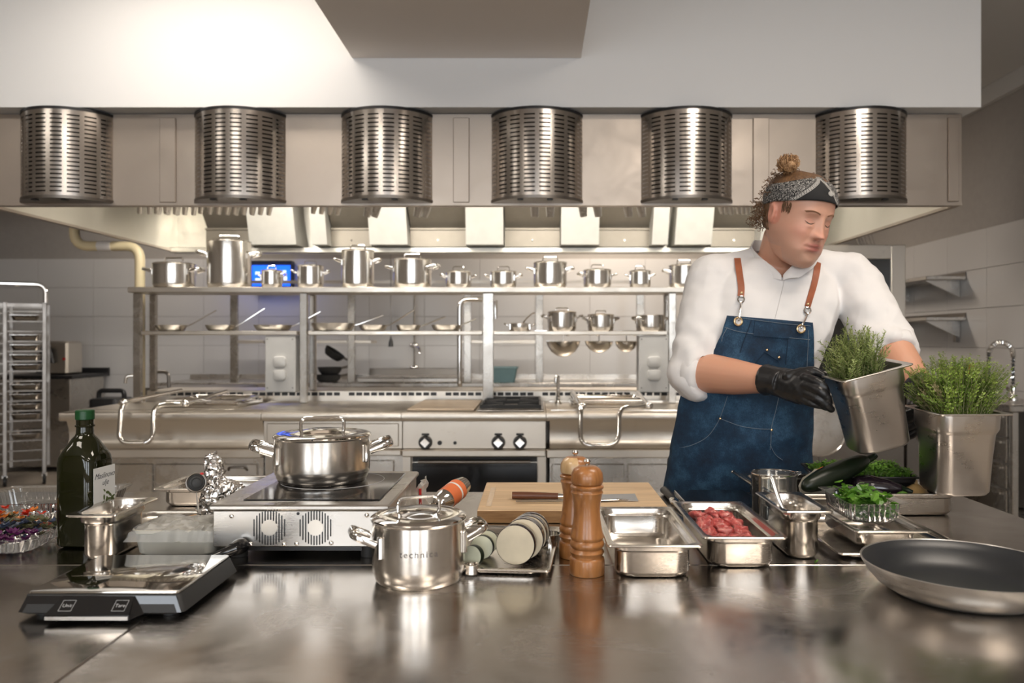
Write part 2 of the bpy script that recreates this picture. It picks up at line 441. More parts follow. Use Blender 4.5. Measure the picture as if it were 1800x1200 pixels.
for px in (296, 811, 1337):
    x = (px-CX)*HY0/FPX
    part('cover_strip', MB().cbox(x-.042, x+.042, HY0-.012, HY0-.0005, HZ0+.015, HZ1-.02, .003), M['hood'], hood)
# diffusers: curved sheet with real slots
def diffuser_sheet(R=.25, A=math.radians(71.5), z0=.012, z1=.468, ncol=8, nrow=19):
    mb = MB(); us = [-A-.03]
    pitch = 2*A/ncol
    for c in range(ncol):
        a0 = -A+c*pitch+pitch*.14; a1 = -A+(c+1)*pitch-pitch*.14
        us += [a0, (a0*2+a1)/3, (a0+2*a1)/3, a1]
    us.append(A+.03)
    zs = [z0]; zp = (z1-z0-.03)/nrow
    for r in range(nrow): b = z0+.018+r*zp; zs += [b, b+zp*.33]
    zs.append(z1); nu = len(us)
    cy = R*math.cos(A)
    for z in zs:
        for u in us: mb.v.append((R*math.sin(u), cy-R*math.cos(u), z))
    for i in range(len(zs)-1):
        for j in range(nu-1):
            slot_col = 1 <= j < nu-2 and (j-1) % 4 != 3
            if i % 2 == 1 and slot_col: continue
            mb.f.append((i*nu+j, i*nu+j+1, (i+1)*nu+j+1, (i+1)*nu+j))
    return mb
R_, A_ = .25, math.radians(71.5)
def arc_plate(R, z0, z1, yo=0):
    pts = [(R*math.sin(-A_+2*A_*k/24), R_*math.cos(A_)-R*math.cos(-A_+2*A_*k/24)) for k in range(25)]
    return MB().prism(pts, z0, z1, 'xy')
dif = None
for px in (115, 420, 679, 944, 1208, 1516):
    x = (px-CX)*(HY0-.02)/FPX
    if dif is None:
        dif = diffuser_sheet(); dme = mk('perforated_diffuser', dif, M['diffuser'], hood, 35)
        so = dme.modifiers.new('s', 'SOLIDIFY'); so.thickness = .0015; es = dme.modifiers.new('e', 'EDGE_SPLIT'); es.split_angle = math.radians(35); dme.location = (x, HY0-.0015, HZ0+.015); dme.scale = (1, 1, .955); dobj = dme
        subs = [part('top_cap', arc_plate(.253, .466, .480), M['black'], dme), part('base_plate', arc_plate(.254, -.004, .012), M['steel_dark'], dme),
                part('inner_liner', arc_plate(.215, .013, .465), M['cavity'], dme),  # matte black backing stands in for the shade behind the slots
                part('latch', MB().cbox(-.10, -.07, -.15, -.12, -.012, -.0042, .002).cbox(.05, .08, -.15, -.12, -.012, -.0042, .002), M['black'], dme)]
    else:
        o = dme.copy(); COL.objects.link(o); o.location = (x, HY0-.0015, HZ0+.015)
        for s in subs: c = s.copy(); COL.objects.link(c); c.parent = o
# columns, filters inside the hood
yc = HY1-.03
def hx(px, y=6.3): return (px-CX)*y/FPX
for (a, b, dx) in ((448, 528, .03), (556, 582, .02), (655, 720, .02), (822, 853, 0), (853, 886, 0), (985, 1050, 0), (1143, 1170, -.02), (1183, 1246, -.03), (1330, 1400, -.04)):
    x0, x1 = hx(a), hx(b); mb = MB()
    vs = [(x0+dx*.5, 6.14, HZ0+.032), (x1+dx*.5, 6.14, HZ0+.032), (x1-dx*.2, 6.07, HZ1-.022), (x0-dx*.2, 6.07, HZ1-.022),
          (x0+dx, yc, HZ0+.032), (x1+dx, yc, HZ0+.032), (x1-dx, yc, HZ1-.022), (x0-dx, yc, HZ1-.022)]
    mb._add(vs, [(0,1,2,3), (5,4,7,6), (4,0,3,7), (1,5,6,2), (3,2,6,7), (4,5,1,0)])
    part('filter_column', mb, M['hood_col'], hood)
for (a, b) in ((365, 448), (584, 655), (722, 820), (888, 984), (1052, 1142), (1248, 1328)):
    x0, x1 = hx(a), hx(b); mb = MB()
    mb.box(x0, x1, 6.27, 6.30, HZ0+.03, HZ0+.16); mb.box(x0, x1, 6.25, 6.31, HZ0+.161, HZ0+.175)
    vs = [(x0, 6.30, HZ0+.176), (x1, 6.30, HZ0+.176), (x1, 6.02, HZ1-.022), (x0, 6.02, HZ1-.022), (x0, 6.33, HZ0+.176), (x1, 6.33, HZ0+.176), (x1, 6.10, HZ1-.022), (x0, 6.10, HZ1-.022)]
    mb._add(vs, [(0,1,2,3), (5,4,7,6), (4,0,3,7), (1,5,6,2), (3,2,6,7), (4,5,1,0)])
    f = part('grease_filter', mb, M['filter'], hood)
    part('screw', MB().cyl(((x0+x1)/2, 6.262, HZ0+.08), ((x0+x1)/2, 6.272, HZ0+.08), .007, n=8), M['chrome'], f)
# nozzle tubes hanging behind the front panel
for (px, n, lean, rows) in ((268, 5, -1, 2), (375, 5, -1, 3), (567, 4, -1, 1), (650, 2, -1, 1), (738, 2, -1, 1), (940, 1, 0, 1), (967, 1, 0, 1), (1026, 1, .4, 1), (1052, 1, .5, 1), (1106, 1, .6, 1), (1130, 1, .7, 1), (1310, 3, 1, 2)):
    c = at(px, 372, 4.75); mb = MB()
    for r in range(rows):
        for k in range(n):
            ox = (k-(n-1)/2)*.038+r*.10*(1 if lean < 0 else -1); oy = .04*k
            b = Vector((c.x+ox, c.y+oy, 2.075-(.0 if n > 2 else .02)+.004*k)); t = b+Vector((lean*-.10 if n < 3 else -.06*lean, -.10, .30 if n < 3 else .17))
            t.z = min(t.z, HZ1-.03)
            rr = .026 if n < 3 else .017
            mb.tube([b, b+(t-b)*.15, b+(t-b)*.3, t], [rr*.8, rr, rr*1.12, rr*1.12], 12)
    part('capture_nozzle', mb, M['alu'], hood, label='cluster of small angled air nozzles' if n > 2 else 'angled round air nozzle')
for x in (-2.0, -.9, .25, 1.4):
    part('hood_lamp', MB().cbox(x-.4, x+.4, 4.93, 5.07, 2.415, 2.455, .004), M['white_pl'], hood)
    part('lamp_lens', MB().box(x-.37, x+.37, 4.95, 5.05, 2.409, 2.4145), M['hoodlamp'], hood)

# ---------------------------------------------------------------- yellow gas pipe
P = [at(132, 405, 5.62)+Vector((0, .0, .9)), at(132, 412, 5.62), at(140, 427, 5.6), at(232, 430, 5.6), at(246, 434, 5.6), at(246, 452, 5.6)]
P[0].x = P[1].x; P.append(Vector((P[-1].x, 5.6, .02)))
gp = thing('gas_pipe', 'cream yellow gas pipe rising from floor and bending left under the hood', 'pipe', (P[-1].x, 5.6, 0))
L = lambda v: Vector(v)-Vector((P[-1].x, 5.6, 0))
def bendpath(pts, r, k=6):
    pts = [Vector(p) for p in pts]; out = [pts[0]]
    for a, b, c in zip(pts[:-2], pts[1:-1], pts[2:]):
        d1 = (a-b).normalized(); d2 = (c-b).normalized(); rr = min(r, (a-b).length*.49, (c-b).length*.49)
        p1 = b+d1*rr; p2 = b+d2*rr
        for j in range(k+1):
            t = j/k; out.append(p1*(1-t)**2+b*2*t*(1-t)+p2*t*t)
    out.append(pts[-1]); return out
x0, z1 = P[-1].x, 1.978
pipe = bendpath([(at(131, 0, 5.6).x, 5.6, 3.28), (at(131, 0, 5.6).x, 5.6, z1), (x0, 5.6, z1), (x0, 5.6, .01)], .10)
part('tube', MB().tube([L(p) for p in pipe], .034, 16), M['yellowpipe'], gp)
part('joint_sleeve', MB().tube([L((at(173, 0, 5.6).x, 5.6, z1)), L((at(197, 0, 5.6).x, 5.6, z1))], .0365, 16), M['duct'], gp, label='grey tape sleeve')

# ---------------------------------------------------------------- cooking block
BY = 4.60
def bx(px, y=BY): return (px-CX)*y/FPX
def front_body(x0, x1, z_low, name, label, cat, mat='range', side=False):
    t = thing(name, label, cat, ((x0+x1)/2, BY, 0)); w2 = (x1-x0)/2-.0015
    # worktop with thick rolled front edge
    mb = MB(); prof = [(0, .9), (-.008, .896), (-.012, .885), (-.012, .862), (-.006, .852), (.01, .850), (.05, .850), (.85, .850), (.85, .9)]
    mb.prism([(y, z) for y, z in prof], -w2, w2, 'yz'); part('worktop', mb, M['range'], t)
    return t, w2
X = [bx(105), bx(460), bx(706), bx(960), 1.16]
# left tilting pan unit
def tilt_unit(x0, x1, label, ux, handle_right=True):
    t, w2 = front_body(x0, x1, .6, 'tilting_pan_unit', label, 'cooking unit')
    cxx = (x0+x1)/2
    pr = [(.03, .849), (.052, .80), (.058, .74), (.04, .70), (.022, .690), (.30, .690), (.30, .849)]
    part('tilting_front', MB().prism(pr, -w2+.02, w2-.002, 'yz'), M['range'], t, 60)
    part('splash_ledge', MB().cbox(-w2, w2, -.004, .30, .636, .688, .006), M['range'], t)
    part('cabinet_body', MB().box(-w2+.02, w2, .03, .85, .12, .635), M['steel'], t)
    dr = part('door', MB().cbox(w2-.62, w2-.03, .012, .028, .16, .60, .004), M['steel'], t)
    hx_ = w2-.14
    part('door_handle', MB().tube(bendpath([(hx_-.055, .010, .565), (hx_-.045, -.012, .585), (hx_+.045, -.012, .585), (hx_+.055, .010, .565)], .02), .006, 8), M['steel_dark'], dr)
    dr2 = part('door', MB().cbox(-w2+.03, w2-.64, .012, .028, .16, .60, .004), M['steel'], t)
    for sx in (-1, 1): part('foot', MB().cyl((sx*(w2-.1), .12, 0), (sx*(w2-.1), .12, .119), .025), M['chrome'], t)
    # pan rim and lid frame
    def lw(px, row, y): return at(px, row, y)-Vector((cxx, BY, 0))
    u = ux
    a0, a1 = u['lid']
    lid = part('pan_lid', MB().cbox(lw(a0, 0, 5.1).x, lw(a1, 0, 5.1).x, .30, .74, .9015, .93, .006), M['pot_shiny'], t)
    fr = bendpath([(lw(a0, 0, 5.1).x+.02, .30, .945), (lw(a0, 0, 5.1).x+.02, .72, .945), (lw(a1, 0, 5.1).x-.02, .72, .945), (lw(a1, 0, 5.1).x-.02, .30, .945)], .03)
    part('lid_rail', MB().tube(fr+[fr[0]], .009, 10).tube([(lw(a0, 0, 5.1).x+.02, .52, .940), (lw(a1, 0, 5.1).x-.02, .52, .940)], .007, 8), M['chrome'], lid)
    part('pan_rim', MB().box(-w2+.03, w2-.03, .10, .115, .9005, .908).box(-w2+.03, w2-.03, .78, .795, .9005, .908), M['pot_shiny'], t)
    part('handle_bar', MB().tube([lw(*p)+Vector((0, 0, 0)) for p in bendpath_px(u['bar'])], .0135, 12), M['chrome'], t, label='long chrome U-shaped lid handle')
    for p in u['joint']: part('hinge_joint', MB().ell(lw(*p), (.028, .022, .022)), M['chrome'], t)
    return t
def bendpath_px(pts):
    # (px,row,y) control points -> returned as px,row,y after rounding in world space
    wpts = [at(*p) for p in pts]; out = bendpath(wpts, .07)
    return [(CX+v.x*FPX/v.y, CY+(CAMZ-v.z)*FPX/v.y, v.y) for v in out]
tl = tilt_unit(X[0], X[1], 'left end cooking unit with lidded tilting pan and curved sloping steel front',
    dict(lid=(312, 440), bar=[(318, 686, 5.2), (214, 707, 4.56), (208, 779, 4.45), (268, 779, 4.45), (270, 711, 4.56), (325, 709, 4.70), (398, 688, 5.2)], joint=[(325, 709, 4.70), (217, 707, 4.58)]))
tr_ = tilt_unit(X[3], X[4], 'right cooking unit with tilting pan and chrome U handle beside the gas burners',
    dict(lid=(1002, 1132), bar=[(1006, 688, 5.2), (1021, 712, 4.56), (1020, 783, 4.45), (1087, 783, 4.45), (1089, 715, 4.56), (1140, 713, 4.70), (1122, 690, 5.2)], joint=[(1140, 713, 4.70), (1023, 714, 4.58)]))
# neutral unit
t, w2 = front_body(X[1], X[2], .6, 'worktop_unit', 'plain steel worktop unit between the tilting pan and the gas range', 'cooking unit')
part('control_panel', MB().cbox(-w2, w2, .03, .06, .688, .848, .002), M['range'], t)
part('panel_insert', MB().cbox(-w2+.02, w2-.02, .022, .0295, .70, .835, .004), M['range'], t)
part('ledge', MB().cbox(-w2, w2, -.004, .30, .650, .686, .006), M['range'], t)
part('cabinet_body', MB().box(-w2, w2, .05, .85, .12, .649), M['steel'], t)
part('door', MB().cbox(-w2+.05, -.01, .03, .049, .16, .62, .004), M['steel'], t); part('door', MB().cbox(.01, w2-.05, .03, .049, .16, .62, .004), M['steel'], t)
for sx in (-1, 1): part('foot', MB().cyl((sx*(w2-.1), .12, 0), (sx*(w2-.1), .12, .119), .025), M['chrome'], t)
# gas range with oven
t, w2 = front_body(X[2], X[3], .6, 'gas_range_oven', 'steel gas range with griddle plate, two burners, three knobs and black oven door', 'gas range')
cxx = (X[2]+X[3])/2
part('control_panel', MB().cbox(-w2, w2, .03, .06, .688, .848, .002), M['range'], t)
part('ledge', MB().cbox(-w2, w2, -.012, .30, .645, .686, .006), M['range'], t)
part('cabinet_body', MB().box(-w2, -w2+.045, .03, .85, .12, .644).box(w2-.045, w2, .03, .85, .12, .644).box(-w2+.0451, w2-.0451, .08, .85, .12, .644), M['range'], t)
ov = part('oven_door', MB().cbox(-w2+.05, w2-.05, .055, .0795, .16, .600, .004), M['black_gloss'], t)
part('door_rail', MB().cyl((-w2+.09, .03, .61), (w2-.09, .03, .61), .010), M['steel_dark'], ov)
part('oven_opening', MB().box(-w2+.05, w2-.05, .07, .0795, .605, .640), M['black'], t)
for sx in (-1, 1): part('foot', MB().cyl((sx*(w2-.1), .12, 0), (sx*(w2-.1), .12, .119), .025), M['chrome'], t)
for px in (748, 876, 914):
    c = at(px, 777, BY+.03)-Vector((cxx, BY, 0))
    k = part('knob', MB().tube([c+Vector((0, .0, 0)), c+Vector((0, -.012, 0)), c+Vector((0, -.03, 0))], [.040, .040, .034], 20).cbox(c.x-.022, c.x+.022, c.y-.006, c.y-.0002, c.z+.04, c.z+.052, .002), M['black'], t)
    dd = MB(); q = .027
    dd.prism([(c.x+q, c.z), (c.x, c.z+q), (c.x-q, c.z), (c.x, c.z-q)], c.y-.034, c.y-.0302)
    part('knob_face', dd, M['chrome'], k)
for px, r in ((773, .013), (800, .010)):
    c = at(px, 778, BY+.03)-Vector((cxx, BY, 0)); part('igniter_button', MB().cyl(c, c+Vector((0, -.008, 0)), r), M['black'], t)  # black disc stands in for the darkness of a panel hole
gx0, gx1 = bx(712)-cxx, bx(832)-cxx
part('griddle_plate', MB().cbox(gx0, gx1, .06, .80, .9008, .916, .003), M['lbrown'], t)
bx0, bx1 = bx(836)-cxx, bx(957)-cxx
bt = part('burner_tray', MB().cbox(bx0, bx1, .06, .80, .9008, .907, .002), M['steel_dark'], t)
for yy in (.24, .62):
    cc = ((bx0+bx1)/2, yy)
    b = part('burner', MB().lathe([(0, .908), (.06, .908), (.06, .918), (.045, .926), (0, .928)], 24, (cc[0], cc[1], 0)), M['iron'], t)
    g = MB()
    for s in (-1, 1):
        g.box(bx0+.02, bx1-.02, cc[1]+s*.165-.006, cc[1]+s*.165+.006, .918, .938); g.box(cc[0]+s*.175-.006, cc[0]+s*.175+.006, cc[1]-.159, cc[1]+.159, .918, .938)
        g.box(cc[0]+s*.04, cc[0]+s*.169, cc[1]-.006, cc[1]+.006, .922, .938) if s > 0 else g.box(cc[0]-.169, cc[0]-.04, cc[1]-.006, cc[1]+.006, .922, .938)
        for s2 in (-1, 1): g.tube([(cc[0]+s*.165, cc[1]+s2*.155, .930), (cc[0]+s*.05, cc[1]+s2*.05, .930)], .007, 6)
    part('grate', g, M['iron'], t)

# centre service spine with vents, sockets and shelves
SX0, SX1 = -2.66, 1.16
sp = thing('service_spine', 'low steel service spine with dark vent slots running along the block centre', 'service duct', (0, 5.46, 0))
part('housing', MB().cbox(SX0, SX1, 0, .40, .02, .972, .004), M['range'], sp)
vs0 = None
for k in range(74):
    x = SX0+.06+k*.051
    if x > SX1-.05: break
    if k % 13 == 12: continue
    if vs0 is None: vs0 = mk('vent_slot', MB().box(0, .040, -.0035, -.0002, .938, .960), M['black'], sp); vs0.location = (x, 0, 0)
    else: c = vs0.copy(); COL.objects.link(c); c.location = (x, 0, 0)
gs = thing('overhead_shelf_unit', 'two-tier stainless steel gantry shelf standing on the cooking block', 'shelf', (0, 5.35, 0))
for x in (at(240, 0, 5.25).x, at(533, 0, 5.25).x, at(858, 0, 5.25).x, at(1182, 0, 5.25).x):
    wd = .035 if abs(x+.3075) < .05 else .024
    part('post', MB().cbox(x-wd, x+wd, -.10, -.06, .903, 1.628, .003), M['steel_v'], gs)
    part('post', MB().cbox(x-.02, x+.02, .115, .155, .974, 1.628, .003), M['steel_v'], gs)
part('top_shelf', MB().cbox(at(228, 0, 5.25).x, 1.22, -.13, .19, 1.630, 1.666, .004), M['range'], gs)
for a, b in ((240, 533), (533, 858), (858, 1182)):
    xa, xb = at(a, 0, 5.25).x+.036, at(b, 0, 5.25).x-.036
    part('lower_shelf', MB().cbox(xa, xb, -.12, .18, 1.352, 1.378, .004), M['range'], gs)
def socket(px0, px1, label):
    x0, x1 = at(px0, 0, 5.28).x, at(px1, 0, 5.28).x
    t = thing('socket_box', label, 'socket box', ((x0+x1)/2, 5.27, .974)); w2 = (x1-x0)/2
    part('housing', MB().cbox(-w2, w2, -.035, .10, 0, .374, .004), M['white_pl'], t)
    for z in (.20, .115):
        s = part('socket_cover', MB().rbox(0, 0, .085, .075, 0, .022, .022, .008), M['white_pl'], t)
        s.rotation_euler = (PI/2, 0, 0); s.location = (0, -.0355, z)
    for sx in (-1, 1):
        for z in (.03, .35): part('screw', MB().cyl((sx*(w2-.015), -.0352, z), (sx*(w2-.015), -.038, z), .004, n=8), M['steel_dark'], t)
socket(470, 522, 'white socket box with two round covers under the shelf, near the pipe')
socket(1122, 1173, 'white socket box with two round covers beside the man\'s sleeve')
def swan_tap(px, y, row_top, label, flip=1):
    b = at(px, 0, y); t = thing('pan_tap', label, 'tap', (b.x, y, .901)); zt = CAMZ-(row_top-CY)*y/FPX-.901
    part('base', MB().lathe([(0, 0), (.022, 0), (.022, .012), (.012, .02), (.012, .05), (0, .05)], 16), M['chrome'], t)
    part('spout', MB().tube(bendpath([(0, 0, .045), (0, 0, zt), (-.07*flip, -.02, zt), (-.075*flip, -.02, zt-.05)], .035), .0105, 12), M['chrome'], t)
swan_tap(243, 5.3, 660, 'chrome swan-neck tap on the left tilting pan unit by the yellow pipe')
swan_tap(981, 5.2, 661, 'chrome swan-neck tap behind the gas burners', .2)
# ---------------------------------------------------------------- pots on the gantry
def pot_mbs(R, H, handle=.04, lidh=.035):
    t = .0015
    body = MB().lathe([(0, 0), (R*.9, 0), (R*.93, .004), (R*.955, .010), (R*.955, .013), (R*.985, .018), (R, .03), (R, H-.004), (R+.003, H-.001), (R+.002, H), (R-t, H), (R-t, .02), (R-.01, .012), (0, .012)], 48)
    lid = MB().lathe([(0, H+.016), (R*.35, H+.015), (R*.55, H+.010), (R*.85, H+.0055), (R*.93, H+.0075), (R-.002, H+.0062), (R+.0025, H+.0035), (R+.002, H+.0008), (R*.85, H+.004), (R*.5, H+.007), (0, H+.010)], 48)
    lh = MB().tube(bendpath([(-handle, 0, H+.010), (-handle, 0, H+.010+lidh), (handle, 0, H+.010+lidh), (handle, 0, H+.010)], lidh*.55), max(.003, R*.035), 8)
    return body, lid, lh
def side_handle(R, z, s, ln=.035, wd=.035, flat=True):
    # loop handle in the horizontal plane, thick band
    p = bendpath([(s*(R-.002), -wd, z-.006), (s*(R+ln), -wd*.95, z+.012), (s*(R+ln), wd*.95, z+.012), (s*(R-.002), wd, z-.006)], ln*.6, 7)
    return MB().tube(p, max(.0045, R*.075), 10, flat=(1.0, .32), up=(0, 0, 1))
def bracket(R, z, s, q, wd=.035):
    return MB().cbox(s*R-.004, s*R+.004, q*wd-.008, q*wd+.008, z-.028, z+.010, .002)
def make_pot(R, H, label, loc, rotz=0, group=None, mat='pot', lid=True, hs=1.0, name='stock_pot', cat='pot', lidh=.035):
    t = thing(name, label, cat, loc, (0, 0, rotz), group)
    b, l, lh = pot_mbs(R, H, R*.45*hs, lidh)
    part('body', b, M[mat], t)
    if lid:
        ld = part('lid', l, M['pot_shiny'], t); part('lid_handle', lh, M['chrome'], ld)
    for s in (-1, 1):
        h = part('side_handle', side_handle(R, H*.74, s, R*.46, R*.46), M['chrome'], t)
        for q in (-1, 1): part('handle_bracket', bracket(R*.90, H*.72, s, q, R*.46), M['chrome'], h)
    return t
Ys = 5.36
TOPZ = 1.6665
toplist = [(306, 70, 463, 'wide lidded pot at the pipe end of the top shelf'), (403, 74, 424, 'tallest lidded stock pot on the top shelf, left of the blue screen'),
    (478, 36, 475, 'smallest lidded pot on the top shelf, in front of the blue screen'), (546, 45, 467, 'medium lidded pot just right of the blue screen'),
    (629, 56, 440, 'tall narrow lidded stock pot, second tallest on the top shelf'), (725, 66, 456, 'broad lidded pot right of the second tallest stock pot'),
    (806, 44, 477, 'low lidded pot just left of the centre shelf post'), (885, 46, 477, 'low lidded pot just right of the centre shelf post'),
    (967, 58, 461, 'taller lidded pot right of centre on the top shelf'), (1050, 48, 474, 'low wide lidded pot, third from the man\'s shoulder'),
    (1125, 37, 476, 'small low lidded pot, second from the man\'s shoulder'), (1202, 52, 466, 'medium lidded pot right beside the man\'s shoulder')]
for i, (px, wpx, row, lb) in enumerate(toplist):
    R = wpx*Ys/FPX/2; zt = CAMZ-(row-CY)*Ys/FPX
    H = zt-TOPZ-.006
    make_pot(R, H, 'shiny steel '+lb, (at(px, 0, Ys).x, Ys, TOPZ), rotz=.25*math.sin(i*2.3), group='lidded pots on the top shelf', lidh=.022+R*.08, name='stock_pot' if H > .16 else 'casserole_pot')
# frying pans and pots on the lower shelf
LZ = 1.3785
def frypan(R, h, ang, tilt, label, loc, group, rot=0, mat='alu'):
    t = thing('frying_pan', label, 'pan', loc, (0, 0, rot), group)
    part('body', MB().lathe([(0, 0), (R*.72, 0), (R*.8, .004), (R*.92, h*.55), (R, h), (R-.002, h+.001), (R*.9, h*.55), (R*.77, .006), (0, .005)], 36), M[mat], t)
    d = Vector((math.cos(ang), math.sin(ang), 0)); p0 = d*(R-.01)+Vector((0, 0, h*.75))
    part('handle', MB().tube([p0, p0+d*.04+Vector((0, 0, .02*tilt)), p0+d*.19+Vector((0, 0, .115*tilt))], [.008, .009, .010], 10, flat=(.5, 1.2), up=(0, 0, 1)), M['chrome'] if mat != 'iron' else M['iron'], t)
    return t
for i, (px, wpx, ang, tl_, lb) in enumerate([(301, 54, .5, 1, 'nearest the yellow pipe'), (388, 52, .35, 1.1, 'second from the pipe'), (480, 66, .3, .9, 'in front of the left socket box top'),
        (586, 78, .2, .6, 'widest of the row, right of a shelf post'), (656, 50, .35, 1.0, 'right of the widest pan'), (718, 44, .5, .6, 'small and shallow, middle of the row'), (785, 54, .9, .5, 'just left of the centre post')]):
    frypan(wpx*Ys/FPX/2, .040 if i != 3 else .052, ang, tl_, 'steel frying pan on the lower shelf, '+lb, (at(px, 0, Ys).x, Ys, LZ), 'frying pans on the lower shelf')
for i, (px, wpx, row, lid, lb) in enumerate([(914, 38, 568, 0, 'small open saucepan right of the centre post'), (988, 50, 549, 1, 'tall lidded pot, leftmost of three on the lower shelf'),
        (1056, 46, 554, 1, 'lidded pot in the middle of three on the lower shelf'), (1143, 50, 554, 0, 'open pot above the right socket box')]):
    R = wpx*Ys/FPX/2; H = CAMZ-(row-CY)*Ys/FPX-LZ
    make_pot(R, H, 'steel '+lb, (at(px, 0, Ys).x, Ys, LZ), rotz=.2*i, group='pots on the lower shelf', lid=bool(lid), lidh=.02, name='casserole_pot')
# ladle standing in the small saucepan
lt = thing('ladle', 'chrome ladle leaning out of the small open saucepan', 'ladle', at(914, 572, Ys))
part('stem', MB().tube([(.0, 0, -.03), (.03, 0, .03), (.075, 0, .075), (.10, 0, .085)], .005, 8, sm=4), M['chrome'], lt)
part('bowl', MB().ell((-.002, 0, -.03), (.028, .028, .016)), M['chrome'], lt)

# ---------------------------------------------------------------- behind the block: rear counter, sink, rack
rc = thing('rear_counter', 'long steel rear counter against the tiled back wall', 'counter', (-.4, 7.75, 0))
part('worktop', MB().cbox(-3.3, 2.1, 0, .80, .86, .90, .006), M['steel'], rc)
part('backsplash', MB().box(-3.3, 2.1, .80, .82, .86, .95), M['steel'], rc)
part('cabinet', MB().box(-3.28, 2.08, .05, .78, .12, .859), M['steel'], rc)
for x in (-3.2, -1.4, .4, 2.0): part('leg', MB().cyl((x, .1, 0), (x, .1, .119), .025), M['chrome'], rc)
rk = thing('rear_rack', 'steel rack posts with low shelf standing on the rear counter', 'rack', (0, 7.8, .9005))
for px in (412, 618, 822, 948, 1125):
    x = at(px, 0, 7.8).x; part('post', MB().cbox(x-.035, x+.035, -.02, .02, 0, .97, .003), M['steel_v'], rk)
for a, b in ((412, 470), (470, 618), (618, 660), (800, 822), (822, 948)):
    x0, x1 = at(a, 0, 7.8).x+.036, at(b, 0, 7.8).x-.036
    if x1 > x0+.05: part('shelf', MB().cbox(x0, x1, -.02, .25, .385, .415, .003), M['range'], rk)
part('rail', MB().box(at(412, 0, 7.8).x, at(1125, 0, 7.8).x, -.015, .015, .971, 1.0), M['range'], rk)
# blue wall screen
sc_ = thing('wall_screen', 'glowing blue display screen mounted on the back wall', 'screen', (at(479, 0, 8.6).x, 8.59, at(0, 483, 8.6).z))
part('housing', MB().cbox(-.22, .22, -.03, .066, -.14, .15, .006), M['black'], sc_)
part('display', MB().box(-.205, .205, -.033, -.0305, -.125, .10), M['screen'], sc_)
mbt = MB()
for (x0, x1, z0, z1) in ((-.17, -.12, .0, .03), (-.17, -.11, -.075, -.04), (.10, .16, .02, .045), (.10, .17, -.07, -.02), (-.05, .04, .03, .06)): mbt.box(x0, x1, -.0345, -.0332, z0, z1)
part('display_text', mbt, M['screen_text'], sc_)
area('screen_glow', (sc_.location.x, 8.45, 2.06), (.5, .15), 1.3, (.02, .15, 1.0), target=(sc_.location.x, 8.66, 1.9))
# sink on rear wall with tap column
sk = thing('wall_sink', 'steel hand sink with backsplash at the rear wall behind the lower shelf', 'sink', (at(720, 0, 7.75).x, 7.75, .9005))
part('basin_edge', MB().cbox(-.52, .52, .02, .62, 0, .05, .01), M['steel'], sk); part('splashback', MB().cbox(-.52, .52, .63, .65, 0, .12, .004), M['steel_dark'], sk)
tp = thing('wall_tap', 'wall-mounted tap on a vertical chrome pipe above the sink', 'tap', (at(727, 0, 8.5).x, 8.56, 1.1))
part('riser', MB().tube([(0, 0, -.1), (0, 0, .75)], .012, 8), M['chrome'], tp)
part('valve', MB().ell((0, -.03, .16), (.05, .03, .03)).tube([(0, -.03, .16), (.07, -.12, .13), (.075, -.14, .08)], .012, 8, sm=3), M['chrome'], tp)
part('elbow', MB().ell((0, -.02, -.08), (.05, .04, .035)), M['chrome'], tp)
hg = thing('pull_cord', 'thin cord with small dark pull weight hanging behind the lower shelf', 'pull cord', at(687, 600, 7.6))
part('cord', MB().tube([(0, 0, .04), (0, 0, CEIL-hg.location.z)], .004, 6), M['steel_dark'], hg); part('weight', MB().lathe([(0, -.05), (.025, -.05), (.02, .0), (.008, .03), (.008, .045), (0, .045)], 12), M['black'], hg)
# stack of dark pans on rear counter
for i, (px, row, r, tilt, lb) in enumerate([(577, 672, .13, 0, 'lower'), (580, 664, .12, .25, 'middle'), (583, 655, .11, .9, 'upper tilted')]):
    o = thing('wok', lb+' dark iron pan in the stack on the rear counter', 'pan', (at(px, 0, 7.95).x, 7.95, .902+[0, .076, .245][i]), (0, [0, 0, .6][i], 0), 'dark pans on the rear counter')
    part('body', MB().lathe([(0, 0), (r*.7, 0), (r*.9, .03), (r, .07), (r-.004, .07), (r*.87, .03), (0, .008)], 24), M['iron'], o)
    part('handle', MB().tube([(r*.95, 0, .06), (r+.10, .0, .085)], [.012, .014], 8), M['steel_dark'], o)
cr = thing('plastic_crate', 'blue-grey plastic crate on the rear counter behind the centre post', 'crate', (at(884, 0, 7.95).x, 7.95, .9012))
cb = MB(); cb.loft([rrect(0, 0, .24, .26, .02, 3, 0), rrect(0, 0, .29, .30, .02, 3, .135), rrect(0, 0, .31, .32, .02, 3, .137), rrect(0, 0, .31, .32, .02, 3, .15), rrect(0, 0, .28, .29, .02, 3, .15), rrect(0, 0, .23, .25, .02, 3, .006)], True, True)
part('shell', cb, M['crate'], cr)
